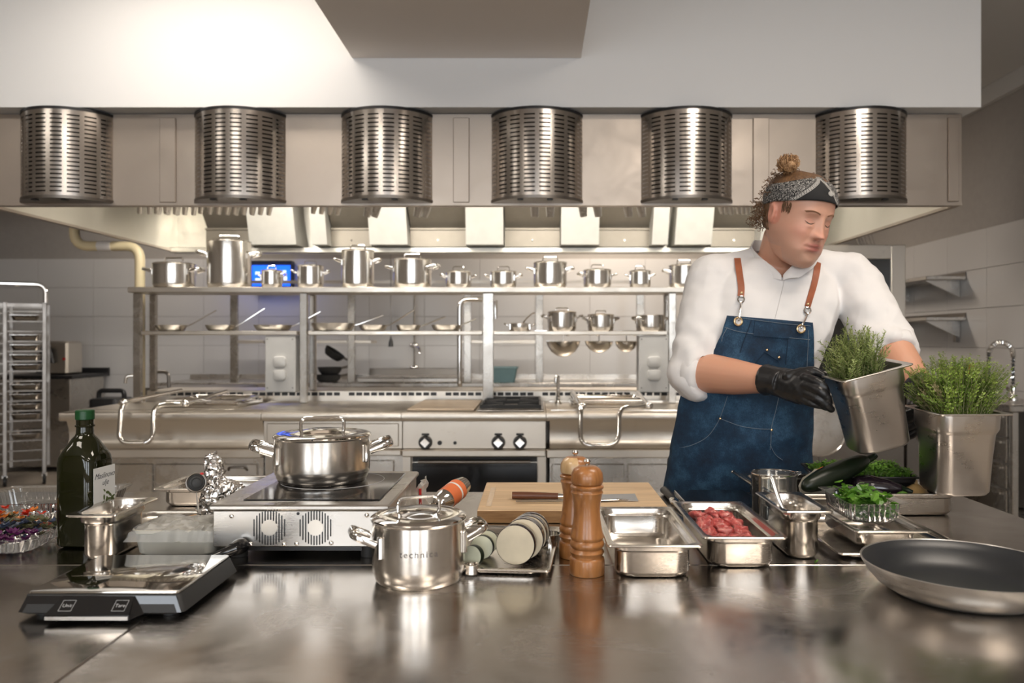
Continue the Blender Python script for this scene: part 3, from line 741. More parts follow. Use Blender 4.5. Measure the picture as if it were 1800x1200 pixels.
# pots of the far side of the block
fb = thing('rear_stove_block', 'rear half of the cooking block with low dark pan wells', 'cooking unit', (0, 5.87, 0))
part('body', MB().cbox(-2.66, 1.16, 0, .80, .0, .88, .004), M['range'], fb)
for a, b in ((270, 430), (1210, 1240)):
    part('pan_well', MB().cbox(at(a, 0, 6.2).x, min(at(b, 0, 6.2).x, 1.1), .15, .65, .8805, .955, .01), M['steel_dark'], fb)
part('well_handle', MB().tube(bendpath([(at(270, 0, 6.0).x, .1, .93), (at(270, 0, 6.0).x, .1, 1.08), (at(299, 0, 6.0).x, .1, 1.08), (at(301, 0, 6.0).x, .1, .93)], .04), .012, 8), M['steel_dark'], fb)
for px in (345, 355, 458, 468): part('valve_knob', MB().ell((at(px, 0, 5.95).x, .06, .925), (.02, .02, .02)).cyl((at(px, 0, 5.95).x, .06, .88), (at(px, 0, 5.95).x, .06, .92), .008), M['chrome'], fb)
# arched pipe + utensils by centre post
ap = thing('arched_pipe', 'thick chrome arched tap pipe left of the centre shelf post', 'tap', (at(808, 0, 6.1).x, 6.1, .8805))
part('spout', MB().tube(bendpath([(0, 0, 0), (0, 0, at(0, 526, 6.1).z-.8805), (.20, 0, at(0, 526, 6.1).z-.8805), (.26, 0, at(0, 528, 6.1).z-.8805)], .07), .019, 12), M['chrome'], ap)
part('nozzle', MB().cyl((.27, 0, at(0, 528, 6.1).z-.8805), (.275, -.01, at(0, 560, 6.1).z-.8805), .022, .014), M['chrome'], ap)
# hanging strainers
for i, (px, wpx, hpx, lb) in enumerate([(990, 60, 27, 'leftmost and largest'), (1053, 50, 20, 'middle'), (1101, 40, 19, 'rightmost, beside the right socket box')]):
    r = wpx*5.8/FPX/2; o = thing('hanging_bowl', 'steel bowl hanging upside below the lower shelf, '+lb, 'bowl', at(px, 600, 5.8), group='bowls under the lower shelf')
    d = hpx*5.8/FPX
    part('bowl', MB().lathe([(0, -d), (r*.35, -d*.93), (r*.7, -d*.66), (r*.93, -d*.28), (r, 0), (r+.004, .002), (r-.002, 0), (r*.91, -d*.28), (r*.68, -d*.62), (0, -d+.004)], 28), M['pot'], o)
    part('hook', MB().tube([(0, 0, 0), (0, 0, .068)], .004, 6).ring((0, 0, .058), .012, .003, 12, 6, 'y').cbox(-r, r, -.004, .004, -.002, .004, .001), M['chrome'], o)
bar = thing('hanging_rail', 'thin steel hanging rail for bowls under the lower shelf', 'rail', (0, 5.8, 1.375))
part('rail', MB().box(at(940, 0, 5.8).x, at(1128, 0, 5.8).x, -.006, .006, 0, .012), M['chrome'], bar)
for px in (942, 1126): part('bracket', MB().cbox(at(px, 0, 5.8).x-.008, at(px, 0, 5.8).x+.008, -.298, .006, -.010, -.0005, .002), M['chrome'], bar)
for px in (998, 1050, 1115): part('hook_ball', MB().ell((at(px, 0, 5.8).x, -.02, -.015), (.014, .014, .014)), M['chrome'], bar)

# ---------------------------------------------------------------- tray rack at left
rx = -4.85
ra = thing('tray_rack', 'tall wheeled steel tray rack full of trays at the left edge', 'rack', (0, 7.3, 0))
RKM = Matrix.Translation((at(78, 0, 7.3).x, 7.3, 0)) @ Matrix.Rotation(math.radians(28), 4, 'Z') @ Matrix.Translation((-at(78, 0, 7.3).x, -7.3, 0))
xs_ = [at(-75, 0, 7.3).x, at(20, 0, 7.3).x, at(78, 0, 7.3).x]
for x in xs_:
    for y in (0, .52): part('post', MB().cbox(x-.016, x+.016, y-.016, y+.016, .10, 1.66, .003), M['rack_steel'], ra)
    c = part('caster', MB().cyl((x-.012, -.0, .05), (x+.012, 0, .05), .05, n=20), M['black_rubber'], ra)
    part('caster_fork', MB().cbox(x-.022, x+.022, -.02, .02, .075, .0995, .002), M['chrome'], c)
part('top_hoop', MB().tube(bendpath([(xs_[0], 0, 1.66), (xs_[0], 0, 1.825), (xs_[2]+.01, 0, 1.825), (xs_[2]+.01, 0, 1.66)], .10), .020, 10), M['chrome'], ra)
part('top_rail', MB().box(xs_[0], xs_[2], -.01, .01, 1.62, 1.65), M['rack_steel'], ra); part('top_rail', MB().box(xs_[0], xs_[2], .51, .53, 1.62, 1.65), M['rack_steel'], ra)
for k in range(16):
    z = .22+k*.09
    part('runner', MB().box(xs_[1]+.017, xs_[2]-.017, -.015, .012, z, z+.012), M['steel_dark'], ra)
    part('runner', MB().box(xs_[0]+.017, xs_[1]-.017, -.015, .012, z-.02, z-.008), M['steel_dark'], ra)
gnr = MB().loft([rrect(0, 0, .20, .42, .03, 3, 0), rrect(0, 0, .235, .47, .03, 3, .05), rrect(0, 0, .262, .50, .01, 3, .05), rrect(0, 0, .262, .50, .01, 3, .053), rrect(0, 0, .23, .465, .03, 3, .052), rrect(0, 0, .195, .415, .03, 3, .003)], True, True)
tray0 = None
for k in range(15):
    for j, (xa, xb) in enumerate(((xs_[0], xs_[1]), (xs_[1], xs_[2]))):
        if (k+j) % 5 == 4: continue
        if k < 2 : continue
        z = .22+k*.09+.013-(.02 if j == 0 else 0)
        xx = (xa+xb)/2
        nm = ['topmost', 'second from the top', 'third from the top', 'fourth from the top', 'fifth from the top', 'sixth from the top', 'seventh from the top', 'eighth from the top', 'ninth from the top', 'tenth from the top', 'eleventh from the top', 'twelfth from the top', 'lowest'][14-k]
        lbl = 'steel tray on the rack runners, %s in the %s column' % (nm, 'inner' if j else 'outer')
        if tray0 is None:
            tray0 = mk('rack_tray', gnr, M['gn'], None); tag(tray0, lbl, 'tray', 'trays on the rack'); o = tray0
        else:
            o = tray0.copy(); COL.objects.link(o); o['label'] = lbl
        o.location = RKM @ Vector((xx, 7.3+.27, z+.0005)); o.rotation_euler = (0, 0, math.radians(28)); o.scale = (.98 if j else 1.6, 1, 1)
ra.matrix_world = RKM @ Matrix.Translation((0, 7.3, 0))
# cabinet with machine behind rack
cb_ = thing('side_cabinet', 'steel side cabinet with black top behind the tray rack', 'cabinet', (at(112, 0, 8.2).x, 8.2, 0))
part('body', MB().cbox(-.52, .21, -.25, .38, .05, .93, .004), M['steel'], cb_); part('top', MB().cbox(-.54, .25, -.28, .40, .931, .965, .004), M['black'], cb_)
part('splashback', MB().box(-.54, .25, .401, .42, .93, 1.02), M['black'], cb_)
mc = thing('slicing_machine', 'grey kitchen machine with black guard on the side cabinet', 'machine', (at(104, 0, 8.15).x, 8.15, .9655))
part('housing', MB().cbox(-.14, .13, -.08, .2, 0, .34, .02), M['range'], mc); part('guard', MB().tube([(-.12, -.12, .05), (-.10, -.14, .20), (-.04, -.12, .27), (0, -.11, .12)], .022, 8, sm=4), M['black'], mc)
part('button', MB().cyl((.10, -.0805, .16), (.10, -.09, .16), .014), M['red'], mc)
ch = thing('tool_case', 'black plastic case with handle behind the left end of the block', 'case', (at(196, 0, 6.9).x, 6.9, .0))
part('body', MB().rbox(0, 0, .26, .30, .0, .82, .05, .02), M['black'], ch); part('handle', MB().tube(bendpath([(-.11, 0, .80), (-.11, 0, .88), (.11, 0, .88), (.11, 0, .80)], .05), .02, 10), M['black'], ch)

# ---------------------------------------------------------------- combi oven at right
oy = 5.55
ox0, ox1 = at(1338, 0, oy).x, at(1592, 0, oy).x; oz = CAMZ+(CY-430)*oy/FPX
ovn = thing('combi_oven', 'large steel combi oven with dark glass door behind the man', 'oven', ((ox0+ox1)/2, oy, 0)); w2 = (ox1-ox0)/2
zt = oz; gz0 = CAMZ-(770-CY)*oy/FPX
part('cabinet', MB().box(-w2, w2, .05, .85, .93, zt), M['range'], ovn)
dr = part('door_frame', MB().cbox(-w2, -w2+.14, 0, .049, .93, zt, .004).cbox(w2-.10, w2, 0, .049, .93, zt, .004).cbox(-w2+.1401, w2-.1001, 0, .049, zt-.10, zt, .004).cbox(-w2+.1401, w2-.1001, 0, .049, .93, 1.0, .004), M['range'], ovn)
part('door_glass', MB().box(-w2+.14, w2-.10, .012, .02, 1.0, zt-.10), M['ovenglass'], dr)
part('oven_cavity', MB().box(-w2+.141, w2-.101, .040, .049, 1.001, zt-.101), M['steel_dark'], ovn)
for k in range(7): part('shelf_runner', MB().box(-w2+.16, w2-.13, .028, .038, 1.1+k*.10, 1.108+k*.10), M['steel_dark'], ovn)
part('lower_cabinet', MB().cbox(-w2, w2, .02, .85, .08, .925, .004), M['steel_dark'], ovn)
for k, row in enumerate((770, 835)):
    c = at(1617, row, oy)
st = thing('lower_oven', 'dark steel appliance with round knobs right of the combi oven', 'appliance', (at(1618, 0, 5.75).x, 5.75, 0))
part('body', MB().cbox(-.10, .11, 0, .6, .0, 1.02, .004), M['steel_dark'], st)
for z in (.88, .62): part('knob', MB().tube([(0, 0, z), (0, -.03, z)], [.035, .03], 16), M['chrome'], st)
part('handle', MB().tube(bendpath([(-.02, 0, .99), (-.02, -.06, .99), (.09, -.06, .99), (.09, 0, .99)], .02), .012, 8), M['black'], st)
# round dial plate seen behind the apron
dl = thing('round_plate', 'round grey steel plate standing against the oven base beside the apron', 'lid', at(1440, 752, 5.38), (PI/2-.08, 0, 0))
part('disc', MB().lathe([(0, .012), (.12, .010), (.17, .003), (.185, 0), (.185, -.004), (0, .004)], 40), M['steel'], dl); part('rim', MB().ring((0, 0, 0), .187, .006, 40), M['chrome'], dl)
part('stand_rod', MB().tube([(0, -.187, 0), (0, -.187-.54, .0)], .008, 8), M['steel_dark'], dl)
bk = []
for i, (px, lb) in enumerate(((1511, 'left'), (1521, 'middle'), (1534, 'right'))):
    o = thing('skewer_handle', lb+' thin wire basket handle sticking up from the oven top', 'wire handle', at(px, 429, 5.7), group='wire handles on the oven top')
    o.location.z = zt+.001
    part('wire', MB().tube(bendpath([(0, 0, .0), (-.045, 0, .13), (-.02, 0, .135), (.02, 0, .0)], .012), .0045, 6), M['chrome'], o)
# wall shelves at right
for i, (row, y0, y1, lb) in enumerate(((485, 6.55, 7.75, 'upper'), (557, 6.55, 7.75, 'lower'))):
    z = CAMZ-(row-CY)*6.55/FPX
    o = thing('wall_shelf', lb+' steel shelf with bracket on the right wall', 'shelf', (XR-.02, y0, z), group='shelves on the right wall')
    part('board', MB().cbox(-.33, -.003, 0, y1-y0, -.028, 0, .003), M['steel'], o)
    part('upstand', MB().box(-.012, -.003, 0, y1-y0, .0005, .035), M['steel_dark'], o)
    for yy in (.10, 1.0): part('bracket', MB().prism([(-.003, -.029), (-.30, -.029), (-.003, -.17)], yy-.006, yy+.006), M['steel'], o)
rl = thing('wall_rail', 'dark vertical rail on the right wall between the two shelves', 'rail', (XR-.0205, 6.68, 1.30))
part('upright', MB().box(-.03, -.0005, -.02, .02, 0, .2), M['steel_dark'], rl)
# right counter with drawers and faucet
cz = CAMZ-(712-CY)*5.2/FPX
rcn = thing('side_counter', 'steel side counter with drawers along the right wall', 'counter', (3.12, 5.2, 0))
part('worktop', MB().cbox(-.03, .425, -.02, 2.4, cz-.045, cz, .006), M['steel'], rcn)
part('frame', MB().cbox(0, .04, 0, .04, .10, cz-.046, .003).cbox(.38, .42, 0, .04, .10, cz-.046, .003).cbox(0, .42, 0, .03, .10, .14, .003), M['steel'], rcn)
part('carcass', MB().box(.01, .42, .35, 2.35, .15, cz-.046), M['steel_dark'], rcn)
part('lower_shelf', MB().box(.001, .42, .041, 2.35, .10, .14), M['steel'], rcn)
for k in range(4):
    z0 = .17+k*.17
    for j in range(3):
        dw = part('drawer', MB().cbox(-.012, .005, .05+j*.75, .05+j*.75+.70, z0, z0+.155, .003), M['steel'], rcn)
        part('drawer_grip', MB().cbox(-.028, -.0125, .10+j*.75, .05+j*.75+.6, z0+.12, z0+.135, .002), M['steel'], dw)
for y in (.05, 2.3): part('leg', MB().cyl((.02, y, 0), (.02, y, .099), .02), M['chrome'], rcn)
fc = thing('spring_faucet', 'chrome spring-neck spray faucet on the right side counter', 'faucet', (at(1781, 0, 5.6).x, 5.6, cz+.001))
zz = CAMZ-(602-CY)*5.6/FPX-cz
part('base', MB().lathe([(0, 0), (.03, 0), (.03, .02), (.02, .04), (.02, .10), (0, .10)], 16).tube([(0, 0, .05), (-.06, -.03, .09)], .012, 8), M['chrome'], fc)
arch = [Vector((0, 0, .10)), Vector((.0, 0, zz*.7))]+[Vector((-.085+.085*math.cos(a), 0, zz-.085+.085*math.sin(a))) for a in [PI*k/10 for k in range(0, 11)]]+[Vector((-.175, 0, zz*.45))]
part('hose', MB().tube(arch, .009, 8), M['black'], fc)
sp_, _ = smooth_path(arch, [1]*len(arch), 6); hel = []; tot = len(sp_)
for i in range(len(sp_)*6-6):
    f = i/6; k = int(f); p = sp_[k].lerp(sp_[min(k+1, tot-1)], f-k); d = (sp_[min(k+1, tot-1)]-sp_[max(k-1, 0)]).normalized()
    n1 = Vector((0, 1, 0)); n2 = d.cross(n1); a = i*1.1
    hel.append(p+n1*.016*math.cos(a)+n2*.016*math.sin(a))
part('spring', MB().tube(hel, .0028, 5), M['chrome'], fc)
part('spray_head', MB().tube([(-.175, 0, zz*.5), (-.178, 0, zz*.30), (-.18, 0, zz*.2)], [.014, .02, .024], 12), M['black'], fc)
for i, (px, row, c, lb) in enumerate(((1707, 640, 'orange', 'small orange bottle'), (1690, 643, 'black', 'black bottle'), (1605, 625, 'steel', 'steel jug'), (1758, 668, 'black', 'dark jar'))):
    yy = 6.1 if px > 1650 else 6.6; b = at(px, 0, yy); h = CAMZ-(row-CY)*yy/FPX-cz; h = max(h, .1)
    bxx = max(b.x, 3.13); 
    o = thing('bottle' if c != 'steel' else 'jug', lb+' on the right side counter near the wall', 'bottle' if c != 'steel' else 'jug', (bxx, yy+.1*i, cz+.001))
    part('body', MB().lathe([(0, 0), (.04, 0), (.042, .01), (.042, h*.7), (.02, h*.82), (.02, h*.9), (0, h*.9)], 20), M[c], o)
    part('cap', MB().lathe([(0, h*.901), (.022, h*.901), (.022, h), (0, h)], 16), M['steel_dark'] if c != 'orange' else M['red'], o)
# ---------------------------------------------------------------- prep tables
TZP = .90
def table(x0, x1, y0, y1, label, rim=False):
    t = thing('prep_table', label, 'table', ((x0+x1)/2, (y0+y1)/2, 0), group='steel prep tables'); w2 = (x1-x0)/2; d2 = (y1-y0)/2
    mb = MB().cbox(-w2, w2, -d2, d2, .86, .90, .0022); part('worktop', mb, M['table'], t)
    if rim: part('raised_rim', MB().cbox(-w2, w2, d2-.02, d2, .9005, .915, .002), M['steel'], t)
    part('lower_shelf', MB().cbox(-w2+.04, w2-.04, -d2+.04, d2-.04, .18, .21, .003), M['steel'], t)
    for sx in (-1, 1):
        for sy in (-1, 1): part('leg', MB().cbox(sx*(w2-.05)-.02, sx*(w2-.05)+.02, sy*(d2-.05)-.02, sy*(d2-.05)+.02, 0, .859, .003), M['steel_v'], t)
    for sy in (-1, 1): part('apron_rail', MB().cbox(-w2+.071, w2-.071, sy*(d2-.05)-.012, sy*(d2-.05)+.012, .80, .859, .002), M['steel'], t)
table(-2.0, -.5877, .62, 1.4835, 'front left steel prep table carrying the kitchen scale')
table(-.5863, 1.15, .62, 1.4835, 'front right steel prep table carrying the frying pan')
table(-2.0, 1.15, 1.4865, 2.20, 'rear steel prep table carrying the induction cooker and cutting board')

# ---------------------------------------------------------------- gastronorm pans
def gn_mb(w, d, h, cr=.03, tap=.006, fl=.011):
    P = [(fl+tap+.013, 0, cr), (fl+tap+.005, .002, cr), (fl+tap, .010, cr), (fl+tap*.35+.004, h*.72, cr), (fl+.005, h*.76, cr), (fl+.002, h*.80, cr), (fl+.001, h-.006, cr), (fl*.7, h-.0035, .014), (.001, h-.004, .009), (0, h-.002, .009), (.001, h, .009), (fl*.6, h+.0006, .012),
         (fl+.0015, h-.002, cr), (fl+.003, h-.010, cr), (fl+.004, h*.79, cr), (fl+.007, h*.75, cr), (fl+tap+.002, .012, cr), (fl+tap+.007, .005, cr), (fl+tap+.015, .003, cr)]
    return MB().loft([rrect(0, 0, w-2*a, d-2*a, r, 6, z) for a, z, r in P], True, True)
def gn(label, x, y, z, w, d, h, rz=0, mat='gn', name='gastro_pan', tap=.006, **k):
    o = mk(name, gn_mb(w, d, h, tap=tap, **k), M[mat], None, 40)
    o.location = (x, y, z); o.rotation_euler = (0, 0, rz); tag(o, label, 'food pan'); return o
T0 = .9005
gn('narrow empty steel food pan beside the oil bottle', -.836, 1.583, T0, .098, .176, .090)
gn('shallow steel food pan behind the foil bundle, at the table back edge', -.80, 2.085, T0, .31, .20, .048)
gn('steel food pan with garlic cloves, beside the pepper mills', .210, 1.545, T0, .168, .325, .062)
gn('steel food pan filled with raw red meat', .383, 1.607, T0, .156, .325, .061)
gn('narrow deep steel food pan with a spoon in it', .517, 1.600, T0, .098, .196, .096)
gn('wide shallow food pan at the back holding the cucumber, aubergine and onion', .79, 2.03, T0, .46, .30, .055)
gn('flat steel tray under the herb punnet stack', .71, 1.68, T0, .27, .35, .016, tap=.004)
gn('shallow steel food pan under the clear punnet of leaves', .697, 1.672, T0+.008, .150, .25, .040)
tray = gn('flat steel tray holding aubergine and courgette slices', -.075, 1.575, T0, .235, .335, .014, rz=math.radians(-5), tap=.004)
gn('small steel tray beside the foil bundle, with a wooden spatula', -.80, 1.81, T0, .27, .17, .014, tap=.004)
# black tray of cress standing in the wide pan
ct = thing('cress_tray', 'black plastic tray of bright green cress leaning in the wide food pan', 'herb tray', (.845, 2.085, .9085), (math.radians(3), 0, math.radians(-3)))
part('tray', gn_mb(.255, .17, .072, cr=.012, tap=.02, fl=.006), M['black'], ct)
gm, nt, bs = newmat('cress_leaf'); bs.inputs['Roughness'].default_value = .5
oi = nt.nodes.new('ShaderNodeTexCoord'); nt.links.new(ramp(nt, nz(nt, oi.outputs['Object'], 60, 2), [(.3, (.05, .17, .008)), (.7, (.19, .40, .03))]), bs.inputs['Base Color'])
M['cress'] = gm
def leafm(name, c1, c2, sc=40, rough=.45):
    m, nt, bs = newmat(name); bs.inputs['Roughness'].default_value = rough
    tc = nt.nodes.new('ShaderNodeTexCoord'); nt.links.new(ramp(nt, nz(nt, tc.outputs['Object'], sc, 2), [(.32, c1), (.68, c2)]), bs.inputs['Base Color'])
    m2 = nt.nodes.new('ShaderNodeBsdfTranslucent'); nt.links.new(bs.inputs['Base Color'].links[0].from_socket, m2.inputs[0])
    mx = nt.nodes.new('ShaderNodeMixShader'); mx.inputs[0].default_value = .25
    nt.links.new(bs.outputs[0], mx.inputs[1]); nt.links.new(m2.outputs[0], mx.inputs[2]); nt.links.new(mx.outputs[0], nt.nodes['Material Output'].inputs[0])
    return m
M['rosemary'] = leafm('rosemary_leaf', (.17, .25, .06), (.46, .54, .20))
M['thyme'] = leafm('thyme_leaf', (.12, .23, .025), (.38, .52, .09))
M['dryherb'] = leafm('dry_herb', (.30, .24, .12), (.45, .38, .22))
M['stem'] = plain('herb_stem', (.36, .34, .16), .6)
M['mint'] = leafm('mint_leaf', (.04, .15, .012), (.17, .36, .04), 25, .35)
mb = MB(); rnd = random.Random(3)
for k in range(2600):
    x = rnd.uniform(-.115, .115); y = rnd.uniform(-.072, .072); z = .066+rnd.random()*.016+.008*math.sin(x*50)*math.cos(y*70)
    a = rnd.uniform(0, 6.28); s = .0045; d = Vector((math.cos(a), math.sin(a), rnd.uniform(-.2, .6)))*s; e = Vector((-math.sin(a), math.cos(a), rnd.uniform(-.3, .3)))*s*.7
    c = Vector((x, y, z)); mb.quad(c, c+d+e, c+d*2, c+d-e)
    if k % 3 == 0: mb._add([c, c+Vector((.0006, 0, 0)), c+Vector((.0003, .0005, -.03))], [(0, 1, 2)])
part('cress', mb, M['cress'], ct, smooth=0, kind='stuff')
part('soil_bed', MB().rbox(0, 0, .20, .12, .035, .062, .01, .004), M['black_rubber'], ct)

# vegetables
def veg(name, label, cat, pts, rad, mat, loc, n=20, stem=None, grp=None):
    t = thing(name, label, cat, loc)
    o = part('body', MB().tube(pts, rad, n, sm=5), mat, t, 60)
    if stem: part('stem', MB().tube(stem[0], stem[1], 10, sm=3), stem[2], t, 60)
    return t
M['zuc'] = plain('dark_courgette_skin', (.006, .014, .005), .34, var=.5)
M['aub'] = plain('aubergine_skin', (.012, .007, .012), .14, coat=.5)
M['pale'] = plain('pale_flesh', (.66, .57, .41), .5, nscale=40, nstr=.15, var=.12)
M['zflesh'] = plain('courgette_flesh', (.74, .74, .55), .45, nscale=60, nstr=.1, var=.08)
M['onion'] = plain('onion_skin', (.62, .58, .47), .35, var=.08)
M['onion2'] = plain('brown_onion_skin', (.62, .40, .16), .35, var=.15)
a = at(1411, 866, 1.93); b = at(1526, 815, 2.02)
d = (b-a)
veg('courgette', 'large dark green courgette lying diagonally over the wide food pan', 'vegetable', [Vector((0, 0, 0)), d*.08, d*.3, d*.6, d*.85, d*.97], [.006, .018, .026, .026, .021, .012], M['zuc'], a+Vector((0, 0, .012)), stem=([d*.95, d*1.06, d*1.10+Vector((0, 0, .004))], [.011, .009, .010], M['zuc']))
a = at(1495, 850, 1.98); b = at(1592, 858, 1.95); d = b-a
veg('aubergine', 'glossy black aubergine beside the courgette in the wide pan', 'vegetable', [Vector((0, 0, 0)), d*.1, d*.35, d*.7, d*.93], [.006, .024, .030, .022, .011], M['aub'], a+Vector((0, 0, -.004)), stem=([d*.92, d*1.0, d*1.12+Vector((0, 0, -.004))], [.013, .007, .005], M['zuc']))
o = thing('white_onion', 'pale white onion with orange root left of the courgette', 'onion', (at(1436, 0, 2.03).x, 2.03, .9045+.001))
part('bulb', MB().lathe([(0, 0), (.02, .002), (.040, .02), (.045, .04), (.036, .06), (.012, .078), (.006, .085), (0, .086)], 24), M['onion'], o); part('root', MB().tube([(0, -.01, .078), (.012, -.012, .088), (.02, -.01, .084)], [.008, .006, .004], 8), M['orange'], o)
o = thing('brown_onion', 'small yellow brown onion at the right end of the wide pan', 'onion', (at(1610, 0, 1.99).x, 1.99, .9055))
part('bulb', MB().lathe([(0, 0), (.015, .002), (.028, .016), (.031, .03), (.022, .045), (.007, .054), (0, .056)], 20), M['onion2'], o)
part('skin_tip', MB().tube([(0, 0, .05), (.002, 0, .064)], [.005, .002], 8), M['onion2'], o)
o = thing('green_chilli', 'thin green chilli tip beside the aubergine', 'vegetable', (at(1578, 0, 1.90).x, 1.925, .940))
part('pod', MB().tube([(0, 0, 0), (.022, -.004, .008), (.040, -.006, .0)], [.003, .008, .003], 10, sm=4), M['mint'], o)
part('stalk', MB().tube([(-.012, 0, -.004), (0.001, 0, .0)], [.002, .003], 6), M['stem'], o)

# aubergine slices: stacked leaning discs
trx = Matrix.Rotation(math.radians(-5), 4, 'Z')
def slice_(name, label, cat, c, r, th, tilt, yaw, skin, flesh, grp):
    t = thing(name, label, cat, c, (tilt, 0, yaw), grp)
    part('skin', MB().lathe([(r*.97, -th/2), (r, -th/2+.0015), (r*1.01, 0), (r, th/2-.0015), (r*.97, th/2), (r*.955, 0)]+[(r*.97, -th/2)], 40), M[skin], t)
    part('flesh', MB().lathe([(0, -th/2-.0008), (r*.7, -th/2-.0009), (r*.965, -th/2), (r*.955, 0), (r*.965, th/2), (r*.7, th/2+.0008), (0, th/2+.0008)], 40), M[flesh], t)
    return t
for k, (px, row, y, r, lb) in enumerate(((908, 966, 1.470, .0365, 'front slice, cut face towards the camera'), (921, 951, 1.503, .0385, 'second slice from the front'), (928, 945, 1.537, .0375, 'third slice from the front'), (934, 941, 1.570, .036, 'rearmost slice'))):
    c = at(px, row, y); c.z = T0+.0055+r*1.01+.001
    slice_('aubergine_slice', 'round aubergine slice leaning on the tray, '+lb, 'vegetable slice', c, r, .027, math.radians(86), math.radians(-10+k*3), 'aub', 'pale', 'aubergine slices on the tray')
for k, (px, row, y, r, lb) in enumerate(((832, 976, 1.455, .019, 'nearest'), (848, 962, 1.505, .022, 'middle'), (856, 952, 1.545, .022, 'rearmost'))):
    c = at(px, row, y); c.z = T0+.0055+r+.001
    slice_('courgette_slice', 'round courgette slice beside the small steel pot, '+lb, 'vegetable slice', c, r, .016, math.radians(84), math.radians(-20+k*12), 'zuc', 'zflesh', 'courgette slices on the tray')
o = mk('ring_cutter', MB().lathe([(.0135, 0), (.0135, .016), (.0128, .016), (.0128, 0), (.0135, 0)], 30), M['chrome']); o.location = at(829, 985, 1.418); o.location.z = T0+.0045; tag(o, 'small steel ring cutter at the front left of the slice tray', 'cutter')
o = mk('steel_ring', MB().lathe([(.024, 0), (.026, .022), (.0245, .022), (.0225, 0), (.024, 0)], 30), M['chrome']); o.location = at(963, 948, 1.62); o.location.z = T0+.0045; tag(o, 'steel ring mould behind the aubergine slices on the tray', 'mould')

# ---------------------------------------------------------------- kitchen scale
ks = thing('kitchen_scale', 'black kitchen scale with polished steel platform and touch buttons', 'scale', (-.655, 1.31, T0))
body = MB().loft([rrect(0, 0, .245, .225, .012, 4, .006), rrect(0, 0, .262, .232, .012, 4, .009), rrect(0, 0, .242, .218, .010, 4, .033), rrect(0, 0, .24, .216, .010, 4, .034)], True, True)
part('body', body, M['black_rubber'], ks); ks.scale = (.965, .965, 1)
part('platform', MB().rbox(0, 0, .238, .214, .0342, .0382, .008, .0015), steel('scale_platform_steel', (.62, .60, .56), .05, (1, 30, 30), 0, .02), ks)
pn = part('front_trim', MB()._add([(-.127, -.1155, .0095), (.127, -.1155, .0095), (.1165, -.1095, .0325), (-.1165, -.1095, .0325), (-.127, -.112, .0095), (.127, -.112, .0095), (.1165, -.1065, .0325), (-.1165, -.1065, .0325)], [(0,1,2,3), (5,4,7,6), (4,5,1,0), (3,2,6,7), (1,5,6,2), (4,0,3,7)]), M['black_gloss'], ks)
cp = part('control_panel', MB()._add([(-.072, -.140, .006), (.058, -.140, .006), (.058, -.140, .013), (-.072, -.140, .013), (-.060, -.111, .0325), (.052, -.111, .0325), (.072, -.113, .008), (-.078, -.113, .008)],
     [(0,1,2,3), (3,2,5,4), (1,6,5,2), (7,0,3,4), (7,6,1,0), (4,5,6,7)]), M['black_gloss'], ks)
part('panel_edge', MB()._add([(-.070, -.1415, .0062), (.057, -.1415, .0062), (.057, -.1415, .0115), (-.070, -.1415, .0115), (-.070, -.1402, .0062), (.057, -.1402, .0062), (.057, -.1402, .0115), (-.070, -.1402, .0115)], [(0,1,2,3), (5,4,7,6), (4,5,1,0), (3,2,6,7), (1,5,6,2), (4,0,3,7)]), M['steel'], ks)
sl = math.atan2(.0195, .029); nrmv = Vector((0, -math.sin(sl), math.cos(sl)))
def on_slope(x, v): return Vector((x, -.140+v*math.cos(sl), .013+v*math.sin(sl)))+nrmv*.0006
def slope_map(mbx, cx, cv):
    return xf(mbx, lambda p: on_slope(cx+p.x, cv+p.y)+nrmv*p.z)
for cx_, txt in ((-.044, 'Unit'), (.038, 'Tare')):
    slm = slope_map(text_mb(txt, .0085, .0001), cx_, .017)
    for (a, b, c, d) in ((-.010, .010, -.010, -.0094), (-.010, .010, .0094, .010), (-.010, -.0094, -.010, .010), (.0094, .010, -.010, .010)):
        q = MB().box(a, b, c, d, 0, .0002); slope_map(q, cx_, .017); slm._add(q.v, q.f)
    part('touch_button', slm, M['tag'], cp, smooth=0)
for sx in (-1, 1):
    for sy in (-1, 1): part('foot', MB().cyl((sx*.10, sy*.09, 0), (sx*.10, sy*.09, .0075), .012), M['black_rubber'], ks)

# ---------------------------------------------------------------- induction cooker
ic = thing('induction_cooker', 'stainless steel table induction cooker with black glass top and two round fan grilles', 'induction cooker', (-.4485, 1.71, T0))
IW, ID = .166, .19
part('housing', MB().cbox(-IW, IW, -ID, ID, .024, .094, .002), M['steel'], ic)
tp_ = part('top_frame', MB().cbox(-IW-.006, IW+.006, -ID-.006, ID+.004, .0945, .1055, .003), M['steel'], ic)
part('glass_plate', MB().cbox(-IW+.045, IW-.02, -.155, .155, .1058, .108, .001), M['black_gloss'], ic)
part('print_ring', MB().ring((0, .06-.0, .1081), .112, .0006, 48, 4), M['tag'], ic)
for sx in (-1, 1):
    for sy in (-1, 1): part('foot', MB().cyl((sx*(IW-.04), sy*(ID-.03), 0), (sx*(IW-.04), sy*(ID-.03), .0235), .016), M['black_rubber'], ic)
part('underside', MB().box(-IW+.03, IW-.02, -ID+.02, ID-.02, .012, .0238), M['black'], ic)
